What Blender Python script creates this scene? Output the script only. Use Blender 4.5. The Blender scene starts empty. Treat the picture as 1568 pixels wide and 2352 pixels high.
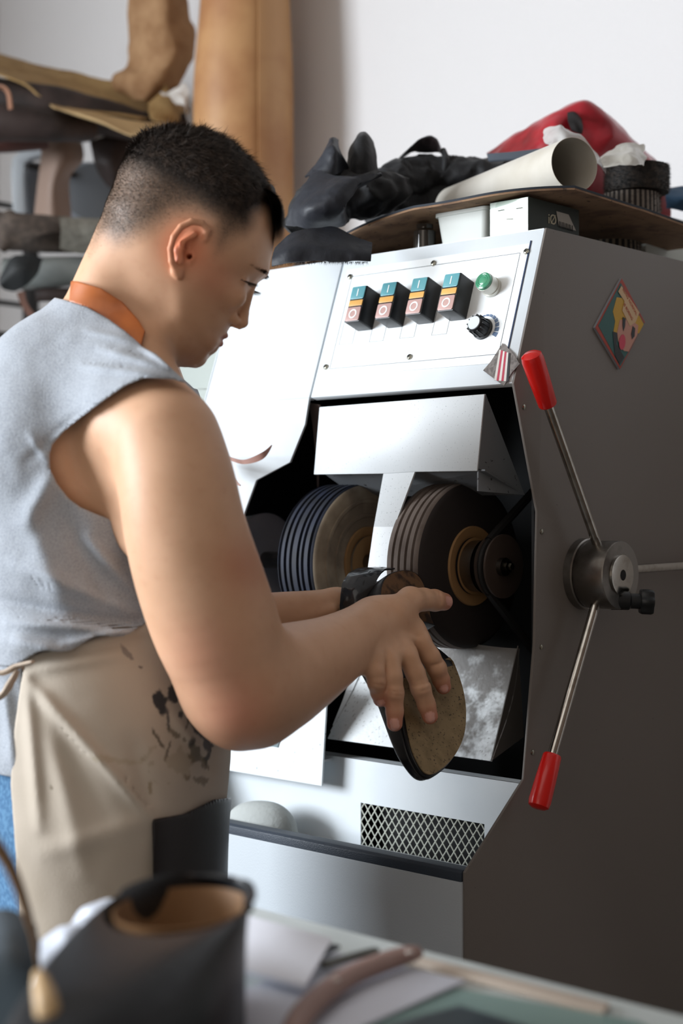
import bpy, bmesh, math, random
import numpy as np
from mathutils import Vector, Matrix

random.seed(7)
SC = bpy.context.scene
COL = SC.collection

# ------------------------------------------------------------------ camera, light, exposure
F_PX = 3447.0                                   # focal length in pixels of the 1568x2352 frame
YAW = math.radians(42.32)
FW = Vector((-math.sin(YAW), math.cos(YAW), 0.0))
RT = Vector((math.cos(YAW), math.sin(YAW), 0.0))
UP = Vector((0, 0, 1))
CAM = Vector((1.097, -1.569, 1.30))

cd = bpy.data.cameras.new('camera'); cam = bpy.data.objects.new('camera', cd); COL.objects.link(cam)
cam.location = CAM
cam.rotation_euler = (math.pi/2, 0, YAW)
cd.sensor_fit = 'VERTICAL'; cd.sensor_height = 36.0; cd.lens = F_PX/2352.0*36.0
cd.clip_start = 0.05
cd.dof.use_dof = True; cd.dof.focus_distance = 1.86; cd.dof.aperture_fstop = 3.4
SC.camera = cam

SC.view_settings.view_transform = 'Standard'
SC.view_settings.look = 'None'
SC.view_settings.gamma = 1.0
SC.view_settings.use_curve_mapping = False
SC.view_settings.exposure = 0.0

world = bpy.data.worlds.new('world'); SC.world = world; world.use_nodes = True
bg = world.node_tree.nodes['Background']
bg.inputs[0].default_value = (0.86, 0.78, 0.70, 1); bg.inputs[1].default_value = 0.30

def area(name, loc, target, sx, sy, power, color):
    l = bpy.data.lights.new(name, 'AREA'); l.shape = 'RECTANGLE'; l.size = sx; l.size_y = sy
    l.energy = power; l.color = color
    o = bpy.data.objects.new(name, l); COL.objects.link(o); o.location = loc
    d = Vector(target) - Vector(loc)
    o.rotation_euler = d.to_track_quat('-Z', 'Y').to_euler()
    return o
# daylight through the tall window of the wall on the left, and the dimmer room behind the camera
area('window_daylight', (-3.0, -3.6, 2.05), (-0.2, -0.4, 1.35), 2.4, 1.7, 400, (0.88, 0.94, 1.0))
area('ceiling_bounce', (0.0, -1.6, 2.95), (0.0, -1.2, 0), 2.5, 2.5, 14, (1.0, 0.93, 0.85))
area('room_fill', (1.2, -3.8, 1.9), (-0.4, -0.4, 1.2), 1.6, 1.6, 9, (1.0, 0.86, 0.74))

# ------------------------------------------------------------------ picture <-> place
def ray(u, v):
    return FW + RT*((u-784)/F_PX) + UP*((1176-v)/F_PX)
def P(u, v, d):
    return CAM + ray(u, v)*d
def on_plane(u, v, p0, n):
    r = ray(u, v); return CAM + r*((Vector(p0)-CAM).dot(n)/r.dot(n))
def on_x(u, v, x): return on_plane(u, v, (x, 0, 0), Vector((1, 0, 0)))
def on_y(u, v, y): return on_plane(u, v, (0, y, 0), Vector((0, 1, 0)))
def on_z(u, v, z): return on_plane(u, v, (0, 0, z), Vector((0, 0, 1)))

# ------------------------------------------------------------------ materials
def lin(c):
    if isinstance(c, str):
        c = [int(c[i:i+2], 16)/255 for i in (0, 2, 4)]
    return tuple((x/12.92 if x <= 0.04045 else ((x+0.055)/1.055)**2.4) for x in c)
MATS = {}
def mat(name, color, rough=0.5, metal=0.0, spec=0.5, noise=None, bump=None, sss=None, alpha=None, trans=0.0, emit=None, attr=None, coat=0.0, sheen=0.0, speckle=None, ior=1.45):
    """noise=(scale, second colour, low, high); bump=(scale, strength, distance); speckle=(scale, threshold, colour)"""
    if name in MATS: return MATS[name]
    m = bpy.data.materials.new(name); m.use_nodes = True
    nt = m.node_tree; b = nt.nodes['Principled BSDF']
    c = lin(color) + (1,)
    b.inputs['Base Color'].default_value = c
    b.inputs['Roughness'].default_value = rough
    b.inputs['Metallic'].default_value = metal
    b.inputs['Specular IOR Level'].default_value = spec
    b.inputs['Coat Weight'].default_value = coat
    b.inputs['Sheen Weight'].default_value = sheen
    b.inputs['Transmission Weight'].default_value = trans
    b.inputs['IOR'].default_value = ior
    tc = nt.nodes.new('ShaderNodeTexCoord')
    src = None
    if attr:
        a = nt.nodes.new('ShaderNodeAttribute'); a.attribute_name = attr; src = a.outputs['Color']
    if noise:
        n = nt.nodes.new('ShaderNodeTexNoise'); n.inputs['Scale'].default_value = noise[0]; n.inputs['Detail'].default_value = 6
        nt.links.new(tc.outputs['Object'], n.inputs['Vector'])
        r = nt.nodes.new('ShaderNodeMapRange'); r.inputs['From Min'].default_value = noise[2]; r.inputs['From Max'].default_value = noise[3]
        nt.links.new(n.outputs['Fac'], r.inputs['Value'])
        x = nt.nodes.new('ShaderNodeMix'); x.data_type = 'RGBA'
        if src is not None:
            nt.links.new(src, x.inputs[6])
        else:
            x.inputs[6].default_value = c
        x.inputs[7].default_value = lin(noise[1]) + (1,)
        nt.links.new(r.outputs[0], x.inputs[0]); src = x.outputs[2]
    if speckle:
        n = nt.nodes.new('ShaderNodeTexNoise'); n.inputs['Scale'].default_value = speckle[0]; n.inputs['Detail'].default_value = 3
        nt.links.new(tc.outputs['Object'], n.inputs['Vector'])
        r = nt.nodes.new('ShaderNodeMapRange'); r.inputs['From Min'].default_value = speckle[1]; r.inputs['From Max'].default_value = speckle[1]+0.03
        nt.links.new(n.outputs['Fac'], r.inputs['Value'])
        x = nt.nodes.new('ShaderNodeMix'); x.data_type = 'RGBA'
        if src is not None: nt.links.new(src, x.inputs[6])
        else: x.inputs[6].default_value = c
        x.inputs[7].default_value = lin(speckle[2]) + (1,)
        nt.links.new(r.outputs[0], x.inputs[0]); src = x.outputs[2]
    if src is not None: nt.links.new(src, b.inputs['Base Color'])
    if bump:
        n = nt.nodes.new('ShaderNodeTexNoise'); n.inputs['Scale'].default_value = bump[0]; n.inputs['Detail'].default_value = 5
        nt.links.new(tc.outputs['Object'], n.inputs['Vector'])
        bp = nt.nodes.new('ShaderNodeBump'); bp.inputs['Strength'].default_value = bump[1]; bp.inputs['Distance'].default_value = bump[2]
        nt.links.new(n.outputs['Fac'], bp.inputs['Height']); nt.links.new(bp.outputs[0], b.inputs['Normal'])
    if sss:
        b.inputs['Subsurface Weight'].default_value = sss[0]
        b.inputs['Subsurface Radius'].default_value = sss[1]; b.inputs['Subsurface Scale'].default_value = sss[2]
    if emit:
        b.inputs['Emission Color'].default_value = lin(emit[0]) + (1,); b.inputs['Emission Strength'].default_value = emit[1]
    MATS[name] = m
    return m

# ------------------------------------------------------------------ mesh helpers
ORG = {}
class MB:
    """collects shapes in world coordinates; build() links them as ONE mesh object"""
    def __init__(s): s.v = []; s.f = []; s.mi = []
    def add(s, vs, fs, mi=0):
        b = len(s.v); s.v += [tuple(x) for x in vs]; s.f += [tuple(i+b for i in f) for f in fs]; s.mi += [mi]*len(fs)
        return s
    def box(s, c, dx, dy, dz, ax=None, mi=0):
        """c centre, full sizes; ax = three axes"""
        ax = ax or (Vector((1, 0, 0)), Vector((0, 1, 0)), Vector((0, 0, 1))); c = Vector(c)
        vs = [c + ax[0]*(dx/2*i) + ax[1]*(dy/2*j) + ax[2]*(dz/2*k) for k in (-1, 1) for j in (-1, 1) for i in (-1, 1)]
        return s.add(vs, [(0, 2, 3, 1), (4, 5, 7, 6), (0, 1, 5, 4), (2, 6, 7, 3), (0, 4, 6, 2), (1, 3, 7, 5)], mi)
    def prism(s, poly, off, mi=0):
        off = Vector(off); n = len(poly); a = [Vector(p) for p in poly]; b = [p+off for p in a]
        return s.add(a+b, [tuple(range(n))[::-1], tuple(range(n, 2*n))] + [(i, (i+1) % n, (i+1) % n+n, i+n) for i in range(n)], mi)
    def tube(s, pts, r, seg=14, cap=True, mi=0, flat=None):
        pts = [Vector(p) for p in pts]; n = len(pts)
        rs = r if isinstance(r, (list, tuple)) else [r]*n
        t0 = (pts[1]-pts[0]).normalized(); up = Vector((0, 0, 1)) if abs(t0.z) < 0.9 else Vector((1, 0, 0))
        nrm = t0.cross(up).normalized(); vs = []
        for i, p in enumerate(pts):
            t = (pts[min(i+1, n-1)]-pts[max(i-1, 0)]).normalized()
            nrm = (nrm - t*nrm.dot(t)).normalized(); bn = t.cross(nrm)
            for k in range(seg):
                a = 2*math.pi*k/seg
                vs.append(p + nrm*(rs[i]*math.cos(a)) + bn*(rs[i]*math.sin(a)*(flat or 1)))
        fs = [(i*seg+k, i*seg+(k+1) % seg, (i+1)*seg+(k+1) % seg, (i+1)*seg+k) for i in range(n-1) for k in range(seg)]
        if cap: fs += [tuple(range(seg))[::-1], tuple(range((n-1)*seg, n*seg))]
        return s.add(vs, fs, mi)
    def lathe(s, c, axis, prof, seg=48, mi=0, cap=True):
        """prof: list of (distance along axis, radius)"""
        axis = Vector(axis).normalized(); c = Vector(c)
        up = Vector((0, 0, 1)) if abs(axis.z) < 0.9 else Vector((1, 0, 0))
        n1 = axis.cross(up).normalized(); n2 = axis.cross(n1); vs = []
        for (h, r) in prof:
            for k in range(seg):
                a = 2*math.pi*k/seg; vs.append(c + axis*h + n1*(r*math.cos(a)) + n2*(r*math.sin(a)))
        n = len(prof)
        fs = [(i*seg+k, i*seg+(k+1) % seg, (i+1)*seg+(k+1) % seg, (i+1)*seg+k) for i in range(n-1) for k in range(seg)]
        if cap: fs += [tuple(range(seg))[::-1], tuple(range((n-1)*seg, n*seg))]
        return s.add(vs, fs, mi)
    def grid(s, fn, nu, nv, thick=0.0, mi=0):
        """fn(a,b) a,b in 0..1 -> point; thick gives the sheet a real second side"""
        vs = [Vector(fn(i/(nu-1), j/(nv-1))) for j in range(nv) for i in range(nu)]
        fs = [(j*nu+i, j*nu+i+1, (j+1)*nu+i+1, (j+1)*nu+i) for j in range(nv-1) for i in range(nu-1)]
        if not thick: return s.add(vs, fs, mi)
        nr = []
        for j in range(nv):
            for i in range(nu):
                a = vs[j*nu+min(i+1, nu-1)]-vs[j*nu+max(i-1, 0)]; b = vs[min(j+1, nv-1)*nu+i]-vs[max(j-1, 0)*nu+i]
                c = a.cross(b); nr.append(c.normalized() if c.length > 1e-12 else Vector((0, 0, 1)))
        N = nu*nv; ws = [v - k*thick for v, k in zip(vs, nr)]
        f2 = [tuple(x+N for x in f[::-1]) for f in fs]; e = []
        rim = [j for j in range(nu)] + [j*nu+nu-1 for j in range(1, nv)] + [(nv-1)*nu+i for i in range(nu-2, -1, -1)] + [j*nu for j in range(nv-2, 0, -1)]
        for q in range(len(rim)):
            a, b = rim[q], rim[(q+1) % len(rim)]; e.append((b, a, a+N, b+N))
        return s.add(vs+ws, fs+f2+e, mi)
    def build(s, name, m, parent=None, bevel=0, seg=2, smooth=True, angle=40, **tags):
        me = bpy.data.meshes.new(name)
        o = bpy.data.objects.new(name, me); COL.objects.link(o)
        if parent is not None:
            org = ORG[parent.name]; o.parent = parent
        else:
            a = np.array(s.v); lo, hi = a.min(0), a.max(0)
            org = Vector(((lo[0]+hi[0])/2, (lo[1]+hi[1])/2, lo[2])); o.location = org
        ORG[o.name] = Vector(org)
        me.from_pydata([(x[0]-org[0], x[1]-org[1], x[2]-org[2]) for x in s.v], [], s.f)
        for mm in (m if isinstance(m, (list, tuple)) else [m]): me.materials.append(mm)
        for p, mi in zip(me.polygons, s.mi): p.material_index = mi
        bm = bmesh.new(); bm.from_mesh(me)
        bmesh.ops.recalc_face_normals(bm, faces=bm.faces)
        if bevel:
            es = [e for e in bm.edges if len(e.link_faces) == 2 and e.calc_face_angle(0) > math.radians(30)]
            bmesh.ops.bevel(bm, geom=es, offset=bevel, segments=seg, profile=0.5, affect='EDGES', clamp_overlap=True)
        bm.to_mesh(me); bm.free()
        if smooth:
            for p in me.polygons: p.use_smooth = True
            me.set_sharp_from_angle(angle=math.radians(angle))
        for k, val in tags.items(): o[k] = val
        return o
def thing(name, loc, label, category, group=None):
    o = bpy.data.objects.new(name, None); COL.objects.link(o); o.location = loc; o.empty_display_size = 0.05
    o['label'] = label; o['category'] = category
    if group: o['group'] = group
    ORG[o.name] = Vector(loc); return o
def text(name, s, size, loc, xax, yax, m, parent=None, ext=0.0006, align='CENTER', **tags):
    """lettering as a mesh lying in the plane of xax, yax"""
    c = bpy.data.curves.new(name, 'FONT'); c.body = s; c.size = size; c.extrude = ext; c.align_x = align; c.align_y = 'CENTER'
    t = bpy.data.objects.new(name+'_tmp', c); COL.objects.link(t)
    bpy.context.view_layer.update()
    dg = bpy.context.evaluated_depsgraph_get(); me = bpy.data.meshes.new_from_object(t.evaluated_get(dg))
    xax = Vector(xax).normalized(); yax = Vector(yax); yax = (yax-xax*yax.dot(xax)).normalized(); zax = xax.cross(yax)
    M = Matrix((xax, yax, zax)).transposed().to_4x4(); M.translation = Vector(loc)
    me.transform(M)
    vs = [v.co.copy() for v in me.vertices]; fs = [tuple(p.vertices) for p in me.polygons]
    bpy.data.objects.remove(t); bpy.data.curves.remove(c)
    mb = MB(); mb.add(vs, fs); return mb.build(name, m, parent, smooth=False, **tags)
def disc_pts(c, ax, ay, rx, ry=None, n=24, a0=0, a1=2*math.pi):
    ry = ry or rx; full = abs(a1-a0-2*math.pi) < 1e-6
    return [Vector(c)+ax*(rx*math.cos(a0+(a1-a0)*k/(n if full else n-1)))+ay*(ry*math.sin(a0+(a1-a0)*k/(n if full else n-1))) for k in range(n)]
def rounded(c, ax, ay, w, h, r, n=4):
    out = []
    for (sx, sy, a0) in ((1, 1, 0), (-1, 1, 90), (-1, -1, 180), (1, -1, 270)):
        for k in range(n+1):
            a = math.radians(a0+90*k/n)
            out.append(Vector(c)+ax*(sx*(w/2-r)+r*math.cos(a))+ay*(sy*(h/2-r)+r*math.sin(a)))
    return out
X_, Y_, Z_ = Vector((1, 0, 0)), Vector((0, 1, 0)), Vector((0, 0, 1))
# ------------------------------------------------------------------ the room
Y_WALL = 0.85
m_wall = mat('wallpaper', 'dad8d8', 0.85, bump=(160, 0.35, 0.003))
m_floor = mat('floor_boards', '6a625a', 0.6, noise=(6, '4a443e', 0.4, 0.6))
MB().box((0.1, Y_WALL+0.05, 1.5), 5.2, 0.10, 3.0).build('wall_back', m_wall, kind='structure')
mb = MB()                                                             # unseen left wall; daylight window opening placed to shade the back wall's left end
for (y, w, z, h) in ((-0.38, 2.64, 1.5, 3.0), (-4.4, 0.3, 1.5, 3.0), (-2.98, 2.56, 0.5, 1.0), (-2.98, 2.56, 2.95, 0.1)):
    mb.box((-2.45, y, z), 0.14, w, h)
mb.build('wall_left', m_wall, kind='structure')
MB().box((0.1, -1.85, -0.05), 5.2, 5.6, 0.10).build('floor', m_floor, kind='structure')
MB().box((0.1, -1.85, 3.05), 5.2, 5.6, 0.10).build('shading_ceiling', mat('ceiling_paint', 'c9c4be', 0.9), kind='structure')  # unseen cover overhead, added to keep ambient light out from above
MB().box((1.75, -0.4, 1.5), 0.10, 2.6, 3.0).build('shading_wall_right', mat('wall_right_brown', '5a4a3e', 0.8), kind='structure')  # unseen dark wall, added to darken the machine's right side

# ------------------------------------------------------------------ shoe finishing machine
m_white = mat('machine_white_enamel', 'd0d6da', 0.55, noise=(9, 'c8cfd4', 0.45, 0.7), bump=(420, 0.12, 0.0006))
m_side = mat('machine_side_shaded', '6d6762', 0.5, bump=(420, 0.15, 0.0006), speckle=(260, 0.74, '4a4642'))  # side turned from the window: its shade is put into this darker colour
m_dark = mat('machine_inside_black', '0e0f11', 0.8)
m_edge = mat('machine_cut_edge', 'c8ccd0', 0.4)
m_plate = mat('control_plate', 'eef2f4', 0.3)
m_line = mat('engraved_line', '2a3a44', 0.5)
m_chrome = mat('chrome', 'b9b6b0', 0.16, 1.0, noise=(60, '8a857c', 0.5, 0.8))
m_steel = mat('worn_steel', '8b8884', 0.33, 1.0, noise=(25, '5d5853', 0.45, 0.7), bump=(90, 0.1, 0.0006))
m_red = mat('red_plastic_grip', 'd8160f', 0.28, coat=0.3)
m_blkpl = mat('black_plastic', '15181b', 0.4)
m_rubber = mat('black_ribbed_rubber', '2b3440', 0.5, bump=(700, 0.5, 0.001))
m_screw = mat('screw_steel', '9a988c', 0.25, 1.0)

MX = thing('shoe_finishing_machine', (-0.28, 0.25, 0), 'tall white shoe finishing machine with spinning wheels and red-gripped side levers', 'machine')
XL = -0.57
YB = 0.60
pt_top = on_x(1255, 523, 0); pt_pan = on_x(1180, 880, 0)
prof_px = [(1255, 523), (1180, 880), (1234, 1175), (1228, 1480), (1203, 1790), (1068, 2005), (1075, 2190)]
prof = [on_x(u, v, 0) for u, v in prof_px]
prof[6].z = 0.06
prof.append(Vector((0, YB, 0.06))); prof.append(Vector((0, YB, prof[0].z)))
ZT = prof[0].z
MB().prism(prof, (-0.004, 0, 0)).build('side_panel', m_side, MX, bevel=0.0008, label='large dark right side panel of the machine')
pl = [p + Vector((XL, 0, 0)) for p in prof]
MB().prism(pl, (0.004, 0, 0)).build('side_panel', m_white, MX)
MB().box((XL/2, (prof[0].y+YB)/2, ZT-0.002), -XL-0.008, YB-prof[0].y, 0.004).build('top_panel', m_white, MX)
mb = MB()
mb.box((XL/2, YB-0.003, ZT/2), -XL-0.01, 0.004, ZT-0.1)
mb.box((XL/2, 0.26, 1.2), -XL-0.012, 0.004, 0.62)
mb.box((XL/2, 0.12, 1.505), -XL-0.012, 0.27, 0.004)
mb.box((XL/2, 0.125, 0.90), -XL-0.012, 0.26, 0.004)
mb.box((XL+0.0075, 0.12, 1.2), 0.004, 0.27, 0.60); mb.box((-0.0075, 0.13, 1.2), 0.004, 0.25, 0.60)
mb.build('inner_housing', m_dark, MX)
MB().box((XL/2, 0.23, 0.03), -XL-0.03, 0.66, 0.06).build('plinth', m_dark, MX)

# slanted control panel: plane through the two profile points
dn = (pt_pan-pt_top).normalized()                    # down along the panel
nrm = Vector((0, -1, 0)); nrm = (nrm - dn*nrm.dot(dn)).normalized()
def pan(u, v, h=0.0): return on_plane(u, v, pt_top, nrm) + nrm*h
def pan_at(x, s, h=0.0): return Vector((x, pt_top.y, pt_top.z)) + dn*s + nrm*h
Lp = (pt_pan-pt_top).length
XS = pan(749, 760).x                                  # seam between control panel and left cover
mb = MB(); mb.prism([pan_at(-0.001, 0), pan_at(XS+0.0015, 0), pan_at(XS+0.0015, Lp), pan_at(-0.001, Lp)], -nrm*0.012)
mb.build('control_panel', m_white, MX, bevel=0.0015)
cp = thing  # noqa
# left cover: slanted upper part then the stepped cheek below it
yq = pt_pan.y
yv0 = prof[4].y+0.004
def fr(u, v, y): return on_y(u, v, y)
lower = [fr(u, v, yq) for u, v in ((700, 975), (665, 1062), (588, 1103), (558, 1185), (590, 1330), (640, 1500), (745, 1600), (735, 1712))]
p0 = Vector((XS-0.0015, yq, pt_pan.z))
mb = MB(); mb.prism([pan_at(XS-0.0015, 0), pan_at(XL, 0), pan_at(XL, Lp), pan_at(XS-0.0015, Lp)], -nrm*0.012)
mb.build('left_cover', m_white, MX, bevel=0.0015)
lowpoly = [p0] + lower + [Vector((lower[-1].x, yq, 0.955)), Vector((XL, yq, 0.955)), Vector((XL, yq, pt_pan.z))]
MB().box(((XL+lower[-1].x)/2, (yq+yv0)/2, 0.953), lower[-1].x-XL, yv0-yq+0.006, 0.003).build('cheek_shelf', m_white, MX)
MB().prism(lowpoly, (0, 0.004, 0)).build('left_cheek', m_white, MX, bevel=0.0008)
mb = MB(); mb.prism([fr(u, v, yq-0.004) for u, v in ((470, 1560), (752, 1560), (738, 1805), (470, 1760))], (0, 0.003, 0))
mb.build('dust_guard', mat('guard_sheet', 'e3e9ec', 0.35, speckle=(120, 0.68, '9aa2a6')), MX)
# small framed label at the elbow
mb = MB(); q = [fr(u, v, yq-0.0055) for u, v in ((560, 1700), (637, 1717), (650, 1672), (566, 1655))]
mb.prism(q, (0, 0.0012, 0)); mb.build('label_holder', mat('holder_grey', '6e7f84', 0.4), MX)
mb = MB(); q = [fr(u, v, yq-0.0065) for u, v in ((563, 1692), (631, 1709), (642, 1676), (568, 1661))]
mb.prism(q, (0, 0.001, 0)); mb.build('paper_label', m_plate, MX)

# below the opening: sill, slope with the grille, ledge with rubber strip, lower front
pa, pb, pc = prof[4], prof[5], prof[6]
sd = (pb-pa).normalized(); sn = Vector((0, -1, 0)); sn = (sn-sd*sn.dot(sd)).normalized(); sn = sn if sn.y < 0 else -sn
def slope(u, v, h=0.0): return on_plane(u, v, pa, sn) + sn*h
Ls = (pb-pa).length
yv = pa.y+0.004
zt = 0.958
g = [on_y(u, v, yv) for u, v in ((828, 1848), (1112, 1888), (828, 1926))]
gx0, gx1, gz1, gz0 = g[0].x, g[1].x, (g[0].z+g[1].z)/2, g[2].z-0.020
mb = MB(); zb = 0.80
for (xa, xb, z0, z1) in ((XL+0.004, gx0, zb, zt), (gx1, -0.0045, zb, zt), (gx0, gx1, gz1, zt), (gx0, gx1, zb, gz0)):
    mb.box(((xa+xb)/2, yv+0.0015, (z0+z1)/2), xb-xa, 0.003, z1-z0)
mb.box((XL/2, yv+0.012, zt-0.0015), -XL-0.010, 0.022, 0.003)
mb.build('lower_back_plate', m_white, MX)
mb = MB(); W = gx1-gx0; H = gz1-gz0; n = 17; pw = W/n; rows = 4; ph = H/rows
def gp(a, b): return Vector((a, yv+0.001, b))
for i in range(n):
    for j in range(rows):
        x0 = gx0+i*pw; z0 = gz0+j*ph
        for (a, b) in (((x0, z0+ph/2), (x0+pw/2, z0)), ((x0+pw/2, z0), (x0+pw, z0+ph/2)), ((x0, z0+ph/2), (x0+pw/2, z0+ph)), ((x0+pw/2, z0+ph), (x0+pw, z0+ph/2))):
            mb.tube([gp(*a), gp(*b)], 0.0009, 5, cap=False)
mb.build('vent_grille', mat('grille_mesh', 'cfd3c8', 0.4), MX, kind='stuff')
MB().box(((gx0+gx1)/2, yv+0.03, (gz0+gz1)/2), W+0.03, 0.002, H+0.03).build('vent_backing', m_dark, MX)
ZTR = pb.z-0.028
MB().box((XL/2, (yv+pc.y)/2, ZTR-0.002), -XL-0.01, yv-pc.y, 0.004).build('tray_floor', m_white, MX)
yl = pc.y
MB().box((XL/2-0.002, yl-0.004, 0.4275+0.0), -XL-0.003, 0.008, pb.z-0.018-0.045).build('lower_front_panel', mat('lower_front_grey', 'adb4ba', 0.55, bump=(420, 0.25, 0.0008)), MX, bevel=0.002).location.z = 0  # lower front drawn greyer than the white panels above
bpy.data.objects['lower_front_panel'].location.z = (pb.z-0.02)/2-0.4275+0.03
mb = MB(); mb.prism([Vector((-0.005, yl-0.007, pb.z-0.022)), Vector((-0.005, yl-0.007, pb.z-0.001)), Vector((-0.005, yl-0.003, pb.z+0.002)), Vector((-0.005, yl+0.016, pb.z+0.002)), Vector((-0.005, yl+0.016, pb.z-0.022))], (XL+0.006, 0, 0))
mb.build('rubber_edge_strip', m_rubber, MX, bevel=0.001)

# screws on the side panel flange
for (u, v) in ((1202, 935), (1243, 1221), (1242, 1486), (1222, 1728)):
    p = on_x(u, v, 0); mb = MB(); mb.lathe(p, X_, [(0, 0.0035), (0.0012, 0.0033), (0.002, 0.002), (0.0021, 0.0001)], 14)
    mb.build('screw', m_screw, MX)

# control plate with its engraved border
cps = [pan(u, v) for u, v in ((1217, 560), (798, 626), (731, 882), (1170, 830))]
x1 = -0.018; x0 = XS+0.012; s0 = 0.022; s1 = Lp*0.78
s0 = (pan(1217, 560)-pan_at(pan(1217, 560).x, 0)).dot(dn); s1 = (pan(731, 868)-pan_at(pan(731, 868).x, 0)).dot(dn)
x1 = pan(1217, 560).x; x0 = pan(798, 626).x
CPL = MB().prism([pan_at(x1, s0, 0.001), pan_at(x0, s0, 0.001), pan_at(x0, s1, 0.001), pan_at(x1, s1, 0.001)], -nrm*0.003).build('control_plate', m_plate, MX)
mb = MB()
def seg(p, q, w=0.0006, h=0.0012):
    d = (q-p).normalized(); k = d.cross(nrm)*w/2
    mb.prism([p+k, q+k, q-k, p-k], nrm*0.0003)
ix, isx = 0.012, 0.012
c = [pan_at(x1-ix, s0+isx, 0.001), pan_at(x0+ix, s0+isx, 0.001), pan_at(x0+ix, s1-isx, 0.001), pan_at(x1-ix, s1-isx, 0.001)]
for i in range(4): seg(c[i], c[(i+1) % 4])
# outlined blank label fields below the switches
swc = [pan(u, v) for u, v in ((817, 698), (887, 690), (957, 680), (1031, 671))]
for p in swc:
    s = (p-pan_at(p.x, 0)).dot(dn)
    q = [pan_at(p.x-0.0125, s+0.02, 0.001), pan_at(p.x+0.0125, s+0.02, 0.001), pan_at(p.x+0.0125, s+0.062, 0.001), pan_at(p.x-0.0125, s+0.062, 0.001)]
    for i in range(4): seg(q[i], q[(i+1) % 4], 0.0004)
mb.build('engraved_line', m_line, MX, smooth=False)
mb = MB()
q = [pan_at(x1+0.002, s0-0.004, 0.0), pan_at(x1-0.0, s0-0.004, 0), pan_at(x1-0.0, s1, 0.0), pan_at(x1+0.002, s1, 0.0)]
mb.prism(q, nrm*0.0012); mb.build('plate_edge', mat('blue_edge', '1c2f4c', 0.4), MX)
for (u, v) in ((1210, 579), (997, 606), (805, 637), (750, 844), (942, 821), ):
    p = pan(u, v, 0.001); b = MB(); b.lathe(p, nrm, [(0, 0.0042), (0.0018, 0.004), (0.003, 0.0025), (0.0032, 0.0001)], 18); sc = b.build('panel_screw', m_screw, MX)
    b = MB(); b.box(p+nrm*0.0033, 0.005, 0.0009, 0.0006, (X_, dn, nrm)); b.box(p+nrm*0.0033, 0.0009, 0.005, 0.0006, (X_, dn, nrm)); b.build('cross_slot', m_dark, sc)

# four double push-button switches
m_teal = mat('switch_teal', '5f9aa3', 0.25); m_amber = mat('switch_amber', 'd9a55c', 0.3); m_rose = mat('switch_rose', 'b99791', 0.3); m_mark = mat('switch_mark', 'f2f4f2', 0.4)
for (u, v) in ((817, 698), (887, 690), (957, 680), (1031, 671)):
    # front face centre is read from the picture, 30 mm above the plate
    p = on_plane(u, v, pt_top+nrm*0.030, nrm); hh = 0.030
    base = p - nrm*hh
    w, h = 0.0275, 0.054
    b = MB(); b.prism(rounded(base, X_, dn, w, h, 0.002), nrm*hh)
    s = b.build('switch_block', m_blkpl, MX, bevel=0.0012)
    b = MB(); b.prism(rounded(p-dn*0.0165, X_, dn, w-0.003, 0.019, 0.002), nrm*0.0015); b.build('start_button', m_teal, s, bevel=0.0004)
    b = MB(); b.prism(rounded(p-dn*0.001, X_, dn, w-0.003, 0.0085, 0.001), nrm*0.0012); b.build('indicator_window', m_amber, s, bevel=0.0003)
    b = MB(); b.prism(rounded(p+dn*0.0155, X_, dn, w-0.003, 0.0205, 0.002), nrm*0.0015); b.build('stop_button', m_rose, s, bevel=0.0004)
    b = MB(); b.box(p-dn*0.0165+nrm*0.0016, 0.0014, 0.011, 0.0006, (X_, dn, nrm)); b.build('start_mark', m_mark, s)
    b = MB(); c0 = p+dn*0.0155+nrm*0.0013; o1 = disc_pts(c0, X_, dn, 0.0068, n=28); i1 = disc_pts(c0, X_, dn, 0.005, n=28)
    o2 = [a+nrm*0.0006 for a in o1]; i2 = [a+nrm*0.0006 for a in i1]
    n = 28; fs = []
    for k in range(n):
        j = (k+1) % n; fs += [(2*n+k, 2*n+j, 3*n+j, 3*n+k), (k, j, 2*n+j, 2*n+k), (n+k, 3*n+k, 3*n+j, n+j)]
    b.add(o1+i1+o2+i2, fs); b.build('stop_mark', m_mark, s)

# green indicator lamp
tip = on_plane(1108, 644, pt_top+nrm*0.024, nrm); base = tip-nrm*0.024
b = MB(); b.lathe(base, nrm, [(0, 0.0135), (0.006, 0.0135), (0.006, 0.0125), (0.019, 0.0125), (0.0195, 0.0125)]); lampo = b.build('indicator_lamp', mat('lamp_collar', 'c9c8bf', 0.3, 0.3), MX)
b = MB(); b.lathe(base, nrm, [(0.0195, 0.0120), (0.0235, 0.0115), (0.0245, 0.0095), (0.0240, 0.0085), (0.0248, 0.0070), (0.0242, 0.006), (0.0250, 0.004), (0.0250, 0.0001)]); b.build('green_lens', mat('green_lens', '3f8a68', 0.25, coat=0.4), lampo)
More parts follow.
